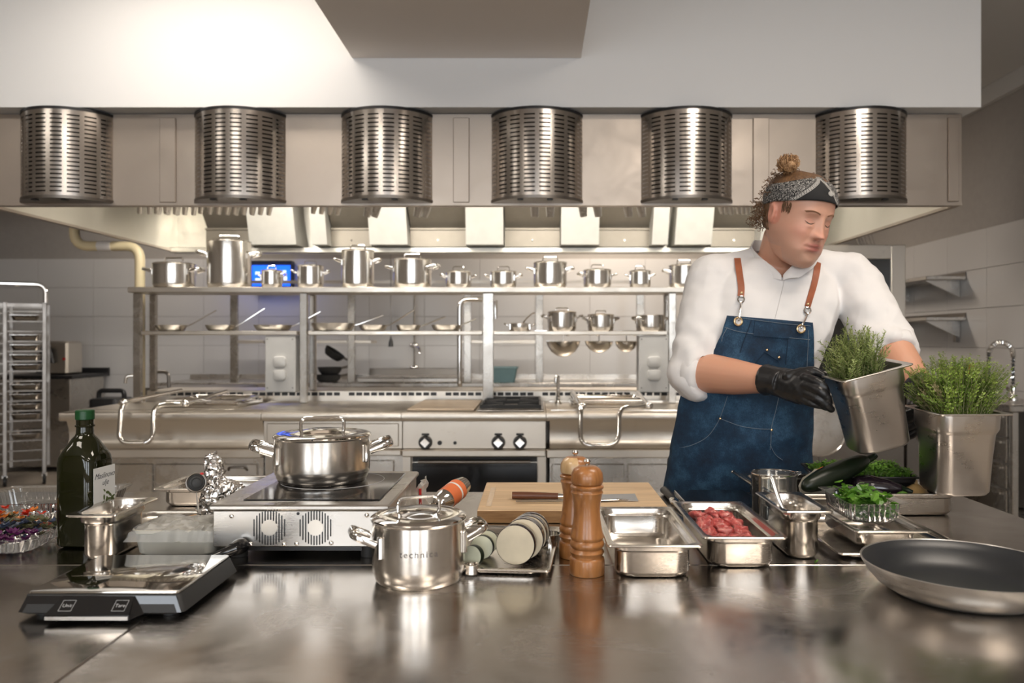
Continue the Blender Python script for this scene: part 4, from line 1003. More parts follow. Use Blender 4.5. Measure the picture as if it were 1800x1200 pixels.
for cxg in (-.058, .030):
    g = part('fan_grille', MB().lathe([(0, 0), (.015, 0), (.015, .0012), (0, .0012)], 24), M['range'], ic)
    g.rotation_euler = (PI/2, 0, 0); g.location = (cxg, -ID-.0003, .061)
    R = .0335
    for k in range(12):
        x = (k-5.5)*.0053; h = math.sqrt(max(R*R-x*x, 0)); h2 = math.sqrt(max(.0152**2-x*x, 0))
        q = MB()
        for (z0, z1) in ((-h, -h2), (h2, h)) if h2 > 0 else ((-h, h),):
            if z1-z0 < .002: continue
            q.rbox(x, (z0+z1)/2, .0024, z1-z0, -.0001, .0004, .0011, .0001, 3)
        part('grille_slot', q, M['black'], g)
for (x, z) in ((-.094, .030), (-.030, .030), (-.006, .031), (.060, .032), (-.130, .083), (.128, .085)): part('screw', MB().ell((x, -ID-.0005, z), (.0045, .003, .0045), 10, 6), M['chrome'], ic)
part('label_hole', MB().cyl((-.003, -ID-.0002, .088), (-.003, -ID-.0012, .088), .003, n=10), M['black'], ic)
cd = thing('power_cord', 'black power cord plugged into the front of the induction cooker', 'cord', (-.56, 1.513, .93))
part('cable_gland', MB().tube([(.005, 0, .0), (.002, -.012, .0), (-.004, -.026, -.002)], [.014, .015, .012], 14), M['black_gloss'], cd)
part('cable', MB().tube([(0, -.02, 0), (-.02, -.036, -.006), (-.05, -.045, -.018), (-.09, -.050, -.0245), (-.13, -.02, -.0245)], .0045, 10, sm=5), M['black_gloss'], cd)
part('strain_relief', MB().tube([(0, -.022, 0), (-.022, -.036, -.007), (-.045, -.044, -.016)], [.0105, .008, .006], 12, sm=4), M['black_gloss'], cd)
# pots with the lettering
p1 = make_pot(.1035, .098, 'wide lidded steel pot standing on the induction cooker', (-.472, 1.772, T0+.1086), rotz=math.radians(14), lidh=.030, name='cooking_pot')
p2 = make_pot(.081, .107, 'small lidded steel pot with lettering standing at the front of the table', (-.204, 1.402, T0), rotz=math.radians(18), lidh=.026, name='cooking_pot')
ph = math.radians(-90-18)+math.atan2(.204, 1.4)*-0
def wrap(p, R, z0, a0): 
    a = a0+p.x/R; return Vector(((R+.0003+p.z)*math.cos(a), (R+.0003+p.z)*math.sin(a), z0+p.y))
tx = text_mb('technica', .0155, .0001, spacing=1.25); bm = bmesh.new()
part('lettering', xf(tx, lambda p: wrap(p, .081, .062, ph+.14)), M['etched'], p2, smooth=0)

# ---------------------------------------------------------------- olive oil bottle
bo = thing('oil_bottle', 'tall square dark green olive oil bottle with green cap and white label', 'bottle', (-.925, 1.638, T0), (0, 0, math.radians(-4)))
W = .082
rg = [(.056, 0, .012), (.074, .002, .014), (W, .008, .018), (W, .170, .018), (W*.98, .182, .022), (W*.91, .194, .030), (W*.76, .206, .030), (.050, .216, .0245), (.037, .223, .0183), (.033, .228, .0163), (.032, .243, .0158)]
part('glass_body', MB().loft([rrect(0, 0, a, a, r, 7, z) for a, z, r in rg], True, True), M['bottle'], bo, 50)
part('neck_ring', MB().lathe([(.0160, .2405), (.0185, .2415), (.0185, .2445), (.0160, .2455)], 28), M['bottle'], bo)
part('neck', MB().lathe([(0, .2432), (.0165, .2432), (.0165, .2555), (0, .2555)], 28), M['bottle'], bo)
part('oil', MB().loft([rrect(0, 0, W-.007, W-.007, .015, 6, .006), rrect(0, 0, W-.007, W-.007, .015, 6, .135)], True, True), M['oil'], bo)
ribs = MB(); prof = [(0, .2558), (.0172, .2558), (.0182, .257), (.0182, .2735), (.0165, .2755), (0, .2758)]
ribs.lathe(prof, 28); 
for k in range(28): a_ = 2*PI*k/28; ribs.box(-.0006, .0006, 0, 0.0001, 0, .0001) if 0 else None
part('cap', ribs, M['green_cap'], bo)
lb = part('label', MB().cbox(W/2+.0003, W/2+.0010, -.036, .036, .070, .160, .0002), M['paper'], bo)
def lmap(m, cy_, cz_): return xf(m, lambda p: Vector((W/2+.0012+p.z, cy_+p.x, cz_+p.y)))
m1 = lmap(text_mb('Maslinovo', .0165, .00005, shear=.4), .0, .142)
m2_ = lmap(text_mb('ulje', .0155, .00005, shear=.4), .002, .127); m1._add(m2_.v, m2_.f)
part('label_lettering', m1, M['ink'], lb, smooth=0)
q = MB(); rnd = random.Random(5)
for k in range(26):
    cy_, cz_ = rnd.gauss(.004, .011), rnd.gauss(.089, .010)
    if abs(cy_) > .03 or cz_ < .074: continue
    a_ = rnd.uniform(0, 3.14); l_ = rnd.uniform(.004, .007)
    pts = [(W/2+.0011+.00001*k, cy_+l_*math.cos(t)*math.cos(a_)-l_*.45*math.sin(t)*math.sin(a_), cz_+l_*math.cos(t)*math.sin(a_)+l_*.45*math.sin(t)*math.cos(a_)) for t in [2*PI*j/10 for j in range(10)]]
    q._add(pts, [tuple(range(10))])
part('label_olive_print', q, plain('olive_print', (.07, .10, .02), .6, var=.6), lb, smooth=0)

# ---------------------------------------------------------------- clear clamshell with flowers
cs = thing('flower_clamshell', 'open ribbed clear plastic box of orange and purple edible flowers', 'food box', (-1.125, 1.66, T0), (0, 0, math.radians(6)))
def ribbed(w, d, h, flare, nr, amp, z0=0, thick=.0006):
    n = nr*4; rings = []
    def ring(ww, dd, z, am):
        base = rrect(0, 0, ww, dd, .02, 6, z); m = len(base); per = []; 
        # resample perimeter
        L_ = [0]
        for i in range(m): L_.append(L_[-1]+(Vector(base[(i+1) % m])-Vector(base[i])).length)
        out = []; j = 0
        for k in range(n):
            s = L_[-1]*k/n
            while L_[j+1] < s: j += 1
            f = (s-L_[j])/max(L_[j+1]-L_[j], 1e-9); p = Vector(base[j]).lerp(Vector(base[(j+1) % m]), f)
            o = am if k % 4 < 2 else 0
            r = Vector((p.x, p.y, 0)).normalized(); out.append((p.x-r.x*o, p.y-r.y*o, z))
        return out
    return MB().loft([ring(w*.9, d*.9, z0, 0), ring(w, d, z0+.006, amp), ring(w+flare, d+flare, z0+h-.004, amp), ring(w+flare+.006, d+flare+.006, z0+h-.003, 0), ring(w+flare+.022, d+flare+.022, z0+h, 0)], True, False)
part('base_shell', ribbed(.25, .24, .034, .02, 60, .0035), M['clearpl'], cs, 40)
lid = part('open_lid', ribbed(.25, .20, .05, .02, 60, .004), M['clearpl'], cs, 40)
lid.location = (0, .235, .004); lid.rotation_euler = (0, 0, 0)
cols = [('orange_petals', (.70, .22, .03)), ('red_petals', (.75, .05, .02)), ('purple_petals', (.13, .015, .11)), ('yellow_petals', (.85, .55, .10)), ('blue_petals', (.05, .07, .13)), ('herb_sprigs', (.16, .16, .08))]
for ci, (nm, c) in enumerate(cols):
    q = MB(); rnd = random.Random(40+ci)
    for k in range(60 if ci != 1 else 22):
        zone = {0: (-.02, .05, .04), 1: (.03, .075, .045), 2: (.03, -.075, .02), 3: (-.07, -.06, .02), 4: (.03, -.01, .03), 5: (.05, .02, .03)}[ci]
        cx0, cy0 = rnd.gauss(zone[0], .04), rnd.gauss(zone[1], .024); cx0 = max(-.11, min(.11, cx0)); cy0 = max(-.10, min(.10, cy0))
        cz0 = .010+rnd.random()*zone[2]
        for pt in range(6):
            a_ = 2*PI*pt/6+k; t1 = rnd.uniform(.1, 1.0); s = .011
            d1 = Vector((math.cos(a_), math.sin(a_), t1))*s; e1 = Vector((-math.sin(a_), math.cos(a_), 0))*s*.45; c0 = Vector((cx0, cy0, cz0))
            q._add([c0, c0+d1*.6+e1, c0+d1, c0+d1*.6-e1], [(0, 1, 2, 3)])
    part(nm, q, leafm(nm, tuple(x*.75 for x in c), c, 60), cs, smooth=0, kind='stuff')

# ---------------------------------------------------------------- plastic box with film
pb = thing('plastic_container', 'cloudy plastic container of pale yellow liquid covered in crumpled cling film', 'container', (-.701, 1.606, T0))
sh = MB().loft([rrect(0, 0, .145, .105, .02, 5, 0), rrect(0, 0, .152, .112, .02, 5, .004), rrect(0, 0, .164, .124, .022, 5, .042), rrect(0, 0, .172, .132, .024, 5, .044), rrect(0, 0, .172, .132, .024, 5, .050), rrect(0, 0, .162, .122, .022, 5, .050), rrect(0, 0, .150, .110, .02, 5, .005), rrect(0, 0, .143, .103, .02, 5, .002)], True, True)
part('tub', sh, M['milky'], pb)
part('liquid', MB().loft([rrect(0, 0, .148, .108, .02, 5, .0035), rrect(0, 0, .151, .111, .02, 5, .013)], True, True), plain('pale_yellow_liquid', (.75, .68, .30), .3), pb)
q = MB(); NX, NY = 44, 34
for j in range(NY+1):
    for i in range(NX+1):
        u, v = i/NX*2-1, j/NY*2-1; x, y = u*.094, v*.074
        e = max(abs(u), abs(v)); nn = noise.fractal(Vector((u*3.2, v*3.2, 1.3)), 1, 2, 4)
        r_ = abs(noise.noise(Vector((u*5, v*4, 4))))
        z = .047+.010*(1-e*e)+.006*nn+.004*(.5-r_)
        if e > .90: z -= (e-.90)*.20; 
        q.v.append((x*(1+.04*nn), y*(1+.04*nn), max(z, .03)))
for j in range(NY):
    for i in range(NX): a_ = j*(NX+1)+i; q.f.append((a_, a_+1, a_+NX+2, a_+NX+1))
part('cling_film', q, M['film'], pb, 25)

# ---------------------------------------------------------------- foil bundle
def crumple(mb, amp, sc):
    def f(p):
        n1 = Vector((noise.noise(p*sc), noise.noise(p*sc+Vector((9, 2, 1))), noise.noise(p*sc+Vector((3, 7, 5)))))
        n2 = Vector((noise.noise(p*sc*2.7), noise.noise(p*sc*2.7+Vector((9, 2, 1))), noise.noise(p*sc*2.7+Vector((3, 7, 5)))))
        return p+n1*amp+n2*amp*.5
    return xf(mb, f)
fo = thing('foil_bundle', 'tall crumpled aluminium foil bundle with side arm standing behind the plastic container', 'foil bundle', (-.705, 1.752, T0))
q = MB().tube([(0, -.01, 0), (-.004, 0, .045), (.006, 0, .085), (.002, 0, .115), (-.003, 0, .150), (-.008, 0, .170)], [.026, .031, .028, .020, .019, .009], 44, sm=14)
q.tube([(.0, 0, .075), (.03, 0, .085), (.052, .0, .083), (.068, 0, .080)], [.026, .026, .021, .009], 40, sm=12)
foil = steel('aluminium_foil', (.82, .80, .78), .16, (1, 1, 1), 0, .06)
part('foil', crumple(q, .0065, 105), foil, fo, 12)
sv = thing('round_sieve', 'small round dark steel sieve with red bead leaning on the foil bundle', 'sieve', at(345, 848, 1.71), (math.radians(80), 0, math.radians(25)))
part('mesh_disc', MB().lathe([(0, .004), (.012, .003), (.018, 0), (.018, -.001), (0, .002)], 28), M['iron'], sv); part('rim', MB().ring((0, 0, 0), .0195, .0022, 32), M['steel_dark'], sv); part('inner_ring', MB().ring((0, 0, .002), .0155, .0010, 28), M['iron'], sv); part('inner_ring', MB().ring((0, 0, .004), .010, .0009, 24), M['iron'], sv)
part('bead', MB().ell((.011, .018, .0), (.0045, .003, .003), 10, 8), M['red'], sv); part('leg', MB().tube([(0, -.0195, 0), (0.004, -.064, .010)], .0018, 6), M['steel'], sv)
wsp = thing('wooden_spatula', 'small brown wooden spatula lying on the small steel tray', 'spatula', (-.83, 1.775, T0+.017), (0, 0, math.radians(18)))
part('blade', MB().tube([(-.0, 0, 0), (.012, .001, .002), (.03, .002, .0025), (.05, .0, .002)], [.006, .014, .017, .006], 14, sm=4, flat=(.2, 1), up=(0, 0, 1)), M['spoonwood'], wsp); part('handle', MB().tube([(.048, 0, .002), (.085, .012, .006)], .004, 8), M['spoonwood'], wsp)
# wrapper beside the cooker
wp = thing('plastic_bag', 'crinkled clear plastic bag with red edge against the right side of the cooker', 'bag', (-.258, 1.80, T0))
q = MB(); 
for j in range(15):
    for i in range(11):
        u, v = i/10, j/14; q.v.append((.004+.016*v*v+.012*noise.noise(Vector((u*5, v*5, 2))), (u-.5)*.13*(1-.3*v), (1-v)*.10+.002))
for j in range(14):
    for i in range(10): a_ = j*11+i; q.f.append((a_, a_+1, a_+12, a_+11))
part('film', q, M['film'], wp, 20); part('red_print', MB().tube([(.006, -.042, .03), (.006, -.05, .092)], .003, 6), M['red'], wp)

# ---------------------------------------------------------------- orange canister
a = at(762, 880, 1.93); b = at(812, 838, 2.06); a.z = T0+.024; b.z = T0+.026; d = (b-a)
d = Vector((.060, .12, .034)); 
ca = thing('whisk_canister', 'small silver canister with orange label lying behind the lettered pot', 'canister', (at(772, 0, 1.90).x, 1.90, T0+.028), (0, 0, 0))
ln = d.normalized()
part('can', MB().tube([ln*-.012, ln*-.008, ln*.004, ln*.018, ln*.024, ln*.026], [.006, .014, .021, .0255, .0265, .0265], 26), M['pot_shiny'], ca, 50)
part('label', MB().tube([ln*.0262, ln*.085], [.0268, .0268], 26), M['orange'], ca)
part('end_cap', MB().tube([ln*.0853, ln*.088, ln*.115, ln*.118], [.0268, .0262, .020, .016], 26), M['gn'], ca)
sd = Vector((ln.y, -ln.x, 0))
tm = text_mb('CREAM', .013, .0001)
part('nozzle', MB().tube([ln*-.012, ln*-.026+Vector((0, 0, -.006)), ln*-.032+Vector((-.006, 0, -.014))], [.004, .0035, .0045], 8), M['chrome'], ca)
part('lever', MB().tube([ln*-.010+Vector((0, 0, .004)), ln*-.022+Vector((-.008, 0, .010)), ln*-.026+Vector((-.016, 0, -.006))], .0016, 6, sm=3), M['chrome'], ca)
part('white_band', MB().tube([ln*.062, ln*.068], [.0270, .0270], 26), M['paper'], ca)

# ---------------------------------------------------------------- cutting board, knives
cbd = thing('cutting_board', 'thick pale maple cutting board with worn edge in the middle of the table', 'cutting board', (.09, 2.0, T0))
part('slab', MB().cbox(-.222, .222, -.178, .178, 0, .030, .002), M['board'], cbd)
part('edge_band', MB().cbox(-.221, .221, -.1788, -.1782, .001, .028, .0002), M['board_end'], cbd)
part('worn_strip', MB().cbox(-.205, -.192, -.14, .10, .0301, .0305, .0001), M['mill2'], cbd)
kz = T0+.0308
kn = thing('chef_knife', 'knife with brown wooden handle and wide blade lying on the cutting board', 'knife', (-.055, 1.945, kz), (0, 0, math.radians(-2)))
part('handle', MB().tube([(0, 0, .009), (.03, 0, .009), (.08, 0, .0085), (.112, 0, .008)], [.0105, .0105, .0095, .009], 12, flat=(.85, 1), up=(0, 0, 1)), M['walnut'], kn)
part('bolster', MB().tube([(.1121, 0, .008), (.124, 0, .008)], [.0085, .007], 12, flat=(.8, 1), up=(0, 0, 1)), M['chrome'], kn)
part('blade', MB()._add([(.124, -.006, .009), (.124, .006, .009), (.30, .016, .012), (.305, -.022, .0015), (.20, -.016, .003), (.124, -.006, .0065), (.124, .006, .0065), (.30, .016, .010), (.305, -.022, .0005), (.20, -.016, .001)], [(0,4,3,2,1), (5,6,7,8,9), (0,1,6,5), (1,2,7,6), (2,3,8,7), (3,4,9,8), (4,0,5,9)]), M['pot_shiny'], kn)
tw = thing('long_tweezers', 'long steel kitchen tweezers lying in front of the brown-handled knife', 'tweezers', (-.045, 1.900, kz), (0, 0, math.radians(4)))
for s in (-1, 1): part('arm', MB().tube([(0, s*.006, .004), (.10, s*.008, .004), (.20, s*.004, .004), (.245, 0, .004)], [.0018, .003, .004, .004], 8, sm=4, flat=(.5, 1.2), up=(0, 0, 1)), M['gn'], tw)
part('joint', MB().ell((.245, 0, .004), (.008, .005, .003)), M['gn'], tw); part('tip', MB().cyl((.25, 0, .004), (.272, 0, .0035), .0022, .0008, 8), M['steel_dark'], tw)
k2 = thing('sharp_knife', 'black-handled kitchen knife lying beside the meat pan', 'knife', (.352, 2.165, T0), (0, 0, math.radians(-88)))
part('handle', MB().tube([(0, 0, .011), (.05, 0, .012), (.115, 0, .010)], [.012, .0115, .010], 12, flat=(.85, 1), up=(0, 0, 1)), M['black'], k2)
part('bolster', MB().tube([(.1151, 0, .010), (.13, 0, .009), (.145, -.004, .007)], [.0105, .012, .010], 12, flat=(.6, 1), up=(0, 0, 1)), M['chrome'], k2)
part('blade', MB()._add([(.145, -.013, .007), (.145, .010, .007), (.325, .004, .006), (.325, .004, .004), (.145, -.013, .005), (.145, .010, .005)], [(0,2,1), (4,5,3), (0,1,5,4), (1,2,3,5), (2,0,4,3)]), M['pot_shiny'], k2)
bp = thing('glass_hob_plate', 'flat black glass plate lying at the back edge in front of the man', 'plate', (.475, 1.99, T0))
part('plate', MB().cbox(-.095, .095, -.18, .185, .0, .010, .002), M['black_gloss'], bp); part('frame', MB().cbox(-.095, .095, -.184, -.1803, .0, .0105, .001), M['steel'], bp)

# ---------------------------------------------------------------- mills
prof = [(0, 0), (.0305, 0), (.0315, .002), (.0315, .026), (.0305, .029), (.0275, .031), (.0275, .034), (.030, .037), (.031, .040), (.0285, .044), (.0268, .046), (.030, .050), (.0312, .054), (.0295, .058), (.0275, .061), (.030, .065), (.0300, .068), (.0285, .074), (.0262, .086), (.0242, .100), (.0235, .114), (.0245, .128), (.0268, .140), (.0290, .146), (.0270, .149), (.0268, .151), (.0295, .154), (.0298, .157), (.0270, .1595), (.0255, .160)]
head = [(0, .1605), (.0262, .1605), (.0280, .163), (.0290, .170), (.0280, .180), (.0235, .188), (.0165, .1925), (.0085, .1935), (.0045, .1925), (0, .1925)]
def mill(name, label, loc, mat2, tw=0):
    t = thing(name, label, 'pepper mill', loc, (0, 0, tw))
    part('body', MB().lathe(prof, 48), M['mill'], t, 40); h = part('head', MB().lathe(head, 48), M['mill'], t, 60)
    if mat2:
        # pale sapwood side of the turned head
        s = MB(); a0 = math.radians(195)
        rings = [[((r+.0003)*math.cos(a0+math.radians(85)*k/16), (r+.0003)*math.sin(a0+math.radians(85)*k/16), z) for k in range(17)] for r, z in head[2:7]]
        s.loft(rings, loop=False); part('sapwood_patch', s, M['mill2'], h, 60)
    part('finial', MB().lathe([(0, .193), (.003, .193), (.003, .197), (.005, .198), (.0065, .2015), (.005, .205), (0, .206)], 20), M['chrome'], t)
mill('pepper_mill', 'front turned cherry-wood pepper mill, evenly brown, standing by the table joint', (.094, 1.432, T0), False)
mill('pepper_mill', 'rear wooden pepper mill with a pale patch on its head', (.0785, 1.545, T0), True)

# ---------------------------------------------------------------- contents of the pans
gl = M['pale']
GL = ['leftmost', 'second from the left', 'third from the left', 'middle', 'third from the right', 'second from the right', 'rightmost']
M['garlic'] = plain('garlic', (.70, .66, .40), .4)
for k in range(7):
    rnd = random.Random(k); x = .172+k*.0155; y = 1.440+rnd.uniform(-.006, .02)
    o = mk('garlic_clove', MB().tube([(-.010, 0, 0), (-.006, 0, .001), (0, 0, .002), (.006, 0, .001), (.011, 0, 0)], [.002, .0058, .0068, .0050, .0012], 12, sm=3), M['garlic']); o.location = (x, y, T0+.0115); o.rotation_euler = (0, rnd.uniform(-.2, .2), rnd.uniform(0, 6))
    tag(o, 'garlic clove in the pan by the mills, '+GL[k]+' of the row', 'garlic clove', 'garlic cloves in the food pan')
q = MB(); rnd = random.Random(9)
for k in range(26):
    x, y = rnd.uniform(.15, .28), rnd.uniform(1.44, 1.52); a_ = rnd.uniform(0, 6.3); d_ = Vector((math.cos(a_), math.sin(a_), .3))*rnd.uniform(.008, .016); p = Vector((x, y, T0+.008+rnd.random()*.008))
    q.tube([p, p+d_], [.0009, .0004], 4)
tag(mk('herb_needles', q, M['rosemary']), 'loose rosemary needles scattered among the garlic cloves', 'herbs', kind='stuff')
M['meat'] = None
m, nt, bs = newmat('raw_meat'); bs.inputs['Roughness'].default_value = .28; bs.inputs['Subsurface Weight'].default_value = .15; bs.inputs['Subsurface Scale'].default_value = .004
v = coords(nt); nt.links.new(ramp(nt, nz(nt, v, 45, 5, .6, 1.5), [(.34, (.30, .035, .035)), (.52, (.52, .11, .10)), (.66, (.72, .36, .31)), (.75, (.78, .55, .46))]), bs.inputs['Base Color']); bump(nt, nz(nt, v, 120, 4), .3, .002, bs); M['meat'] = m
WH = ['far left', 'far middle', 'far right', 'left of centre', 'central', 'right of centre', 'near left', 'near middle', 'near right', 'front left corner', 'front middle', 'front right corner']
for k in range(12):
    rnd = random.Random(100+k); q = MB().ell((0, 0, 0), (.022+rnd.random()*.007, .015+rnd.random()*.005, .011), 28, 18)
    off = Vector((k*3.1, 0, 0)); xf(q, lambda p: p+p.normalized()*(.007*noise.fractal(p*80+off, 1, 2, 3)+.005*noise.noise(p*35+off)))
    o = mk('meat_piece', q, M['meat'], None, 60); r, c = divmod(k, 3)
    o.location = (.381+(c-1)*.029, 1.705-r*.060+rnd.uniform(-.004, .004), T0+.030+.004*(3-r)+.004*(k % 2)); o.rotation_euler = (rnd.uniform(-.3, .3), rnd.uniform(-.3, .3), rnd.uniform(-.6, .6)+PI/2)
    tag(o, 'chunk of raw red meat in the food pan, '+WH[k]+' of the heap', 'meat', 'meat chunks in the food pan')
spn = thing('spoon', 'steel spoon standing in the narrow deep food pan', 'spoon', (.50, 1.60, T0+.012), (0, 0, 0))
part('handle', MB().tube([(.012, -.02, .03), (-.008, .0, .085), (-.018, .015, .128)], [.0035, .004, .006], 10, sm=4, flat=(1, .35), up=(1, 0, 0)), M['chrome'], spn); part('bowl', MB().ell((.018, -.026, .018), (.012, .006, .017)), M['chrome'], spn)
o = mk('ramekin_sauce', MB().rbox(0, 0, .050, .14, 0, .03, .02, .006), plain('white_cream', (.72, .70, .66), .4)); o.location = (.517, 1.60, T0+.0052); tag(o, 'pale cream filling the bottom of the narrow deep food pan', 'cream')
spn2 = thing('long_skewer_handle', 'steel handle resting on the left rim of the wide food pan beside the jug', 'handle', at(1289, 829, 2.20))
part('rod', MB().tube([(0, 0, 0), at(1345, 866, 2.0)-at(1289, 829, 2.20)], .0045, 8), M['gn'], spn2); part('tip', MB().ell((0, 0, 0), (.006, .005, .005)), M['gn'], spn2)
# jug
jg = thing('measuring_jug', 'clear straight-sided plastic jug standing behind the narrow food pan', 'jug', (.548, 1.825, T0))
Rj = .0505
part('wall', MB().lathe([(0, 0), (Rj*.94, 0), (Rj*.97, .004), (Rj, .108), (Rj+.002, .111), (Rj+.002, .114), (Rj-.001, .115), (Rj-.003, .111), (Rj*.93, .006), (0, .005)], 44), M['jug'], jg); part('rim', MB().ring((0, 0, .1145), Rj+.001, .0016, 44, 6), M['chrome'], jg)
part('spout_lip', MB().tube([(Rj, 0, .112), (Rj+.012, 0, .115)], [.006, .003], 8), M['jug'], jg)
# punnet with leaves
pu = thing('herb_punnet', 'ribbed clear plastic punnet full of round green leaves on the shallow food pan', 'punnet', (.690, 1.685, T0+.0495), (0, 0, 0))
part('shell', ribbed(.095, .165, .042, .008, 46, .002), M['clearpl'], pu, 40)
q = MB(); rnd = random.Random(11)
def leaf(q, c, r, nx, rz):
    R = Matrix.Rotation(rz, 3, 'Z') @ Matrix.Rotation(nx, 3, 'X'); vs = [c]; 
    for k in range(12):
        a_ = 2*PI*k/12; rr = r*(1+.10*(-1)**k)*(1 if abs(a_-PI/2) > .3 else 1.12); vs.append(c+R @ Vector((rr*math.cos(a_)*.85, rr*math.sin(a_), -.22*r*abs(math.cos(a_)))))
    q._add(vs, [(0, 1+k, 1+(k+1) % 12) for k in range(12)])
for k in range(300):
    c = Vector((rnd.uniform(-.042, .042), rnd.uniform(-.076, .076), .006+rnd.random()*.046+.008*rnd.random())); leaf(q, c, rnd.uniform(.006, .011), rnd.uniform(-.8, .8), rnd.uniform(0, 6.28))
part('leaves', q, M['mint'], pu, smooth=0, kind='stuff')

# ---------------------------------------------------------------- frying pan
fp = thing('large_frying_pan', 'large frying pan with dark non-stick inside at the front right', 'frying pan', (.712, 1.322, T0))
ro, h = .160, .050
part('shell', MB().lathe([(0, 0), (.108, 0), (.114, .002), (.134, .014), (.150, .032), (ro-.001, h-.002), (ro, h), (ro-.0025, h+.0006), (.1475, .034), (.131, .0165), (.112, .0055), (0, .0045)], 72), M['alu'], fp, 60)
part('coating', MB().lathe([(0, .0052), (.112, .0062), (.1305, .0170), (.147, .0345), (ro-.0035, h-.001), (ro-.0042, h-.001), (.1465, .0350), (.1298, .0176), (.112, .0068), (0, .0058)], 72), M['nonstick'], fp, 60)
part('handle', MB().tube([(ro-.004, -.03, h-.012), (ro+.05, -.035, h+.004), (ro+.22, -.05, h+.03)], [.010, .010, .012], 12, sm=4, flat=(.6, 1.2), up=(0, 0, 1)), M['chrome'], fp); 
for k, (x, y) in enumerate(((.64, 1.335), (.735, 1.30), (.59, 1.31), (.80, 1.285))):
    q = MB(); rnd = random.Random(k)
    for j in range(4 if k < 2 else 2): a_ = rnd.uniform(0, 6.3); q.tube([(0, 0, .001), (.006*math.cos(a_), .006*math.sin(a_), .003)], [.0012, .0005], 5)
    o = mk('herb_crumb', q, M['cress']); o.location = (x, y, T0+.0066+(.002 if k == 2 else 0)); tag(o, ['forked green herb crumb left of centre in the frying pan', 'star-shaped green herb crumb in the middle of the frying pan', 'tiny herb crumb nearest the left wall of the frying pan', 'tiny herb crumb towards the right in the frying pan'][k], 'herb crumb', 'herb crumbs in the frying pan')
q = MB(); rnd = random.Random(2)
for j in range(7): a_ = rnd.uniform(0, 6.3); q.tube([(0, 0, .001), (.006*math.cos(a_), .006*math.sin(a_), .006)], [.0012, .0005], 5)
o = mk('herb_crumb', q, M['cress']); o.location = (at(1432, 0, 1.5).x, 1.497, T0); tag(o, 'small green herb sprig on the table by the deep food pan', 'herb crumb')

# ---------------------------------------------------------------- herb pans held by the man
def herb_pan(label, loc, rot):
    o = mk('deep_gastro_pan', gn_mb(.178, .165, .198, cr=.028, tap=.014), M['gn_worn'], None, 40); o.location = loc; o.rotation_euler = rot
    tag(o, label, 'food pan'); return o
PAN1 = (Vector((1.002, 1.905, .957)), (math.radians(3), 0, math.radians(4)))
R2 = (math.radians(4), math.radians(-14), math.radians(3))
E2 = Matrix.Rotation(R2[2], 4, 'Z') @ Matrix.Rotation(R2[1], 4, 'Y') @ Matrix.Rotation(R2[0], 4, 'X')
rimc = Vector((.800, 1.948, 1.249)); loc2 = rimc-(E2.to_3x3() @ Vector((0, 0, .198)))
PAN2 = (loc2, E2.to_euler())
herb_pan('deep steel pan of thyme held upright in the man\'s left hand', *PAN1)
herb_pan('deep steel pan of rosemary held tilted in the man\'s right hand', *PAN2)
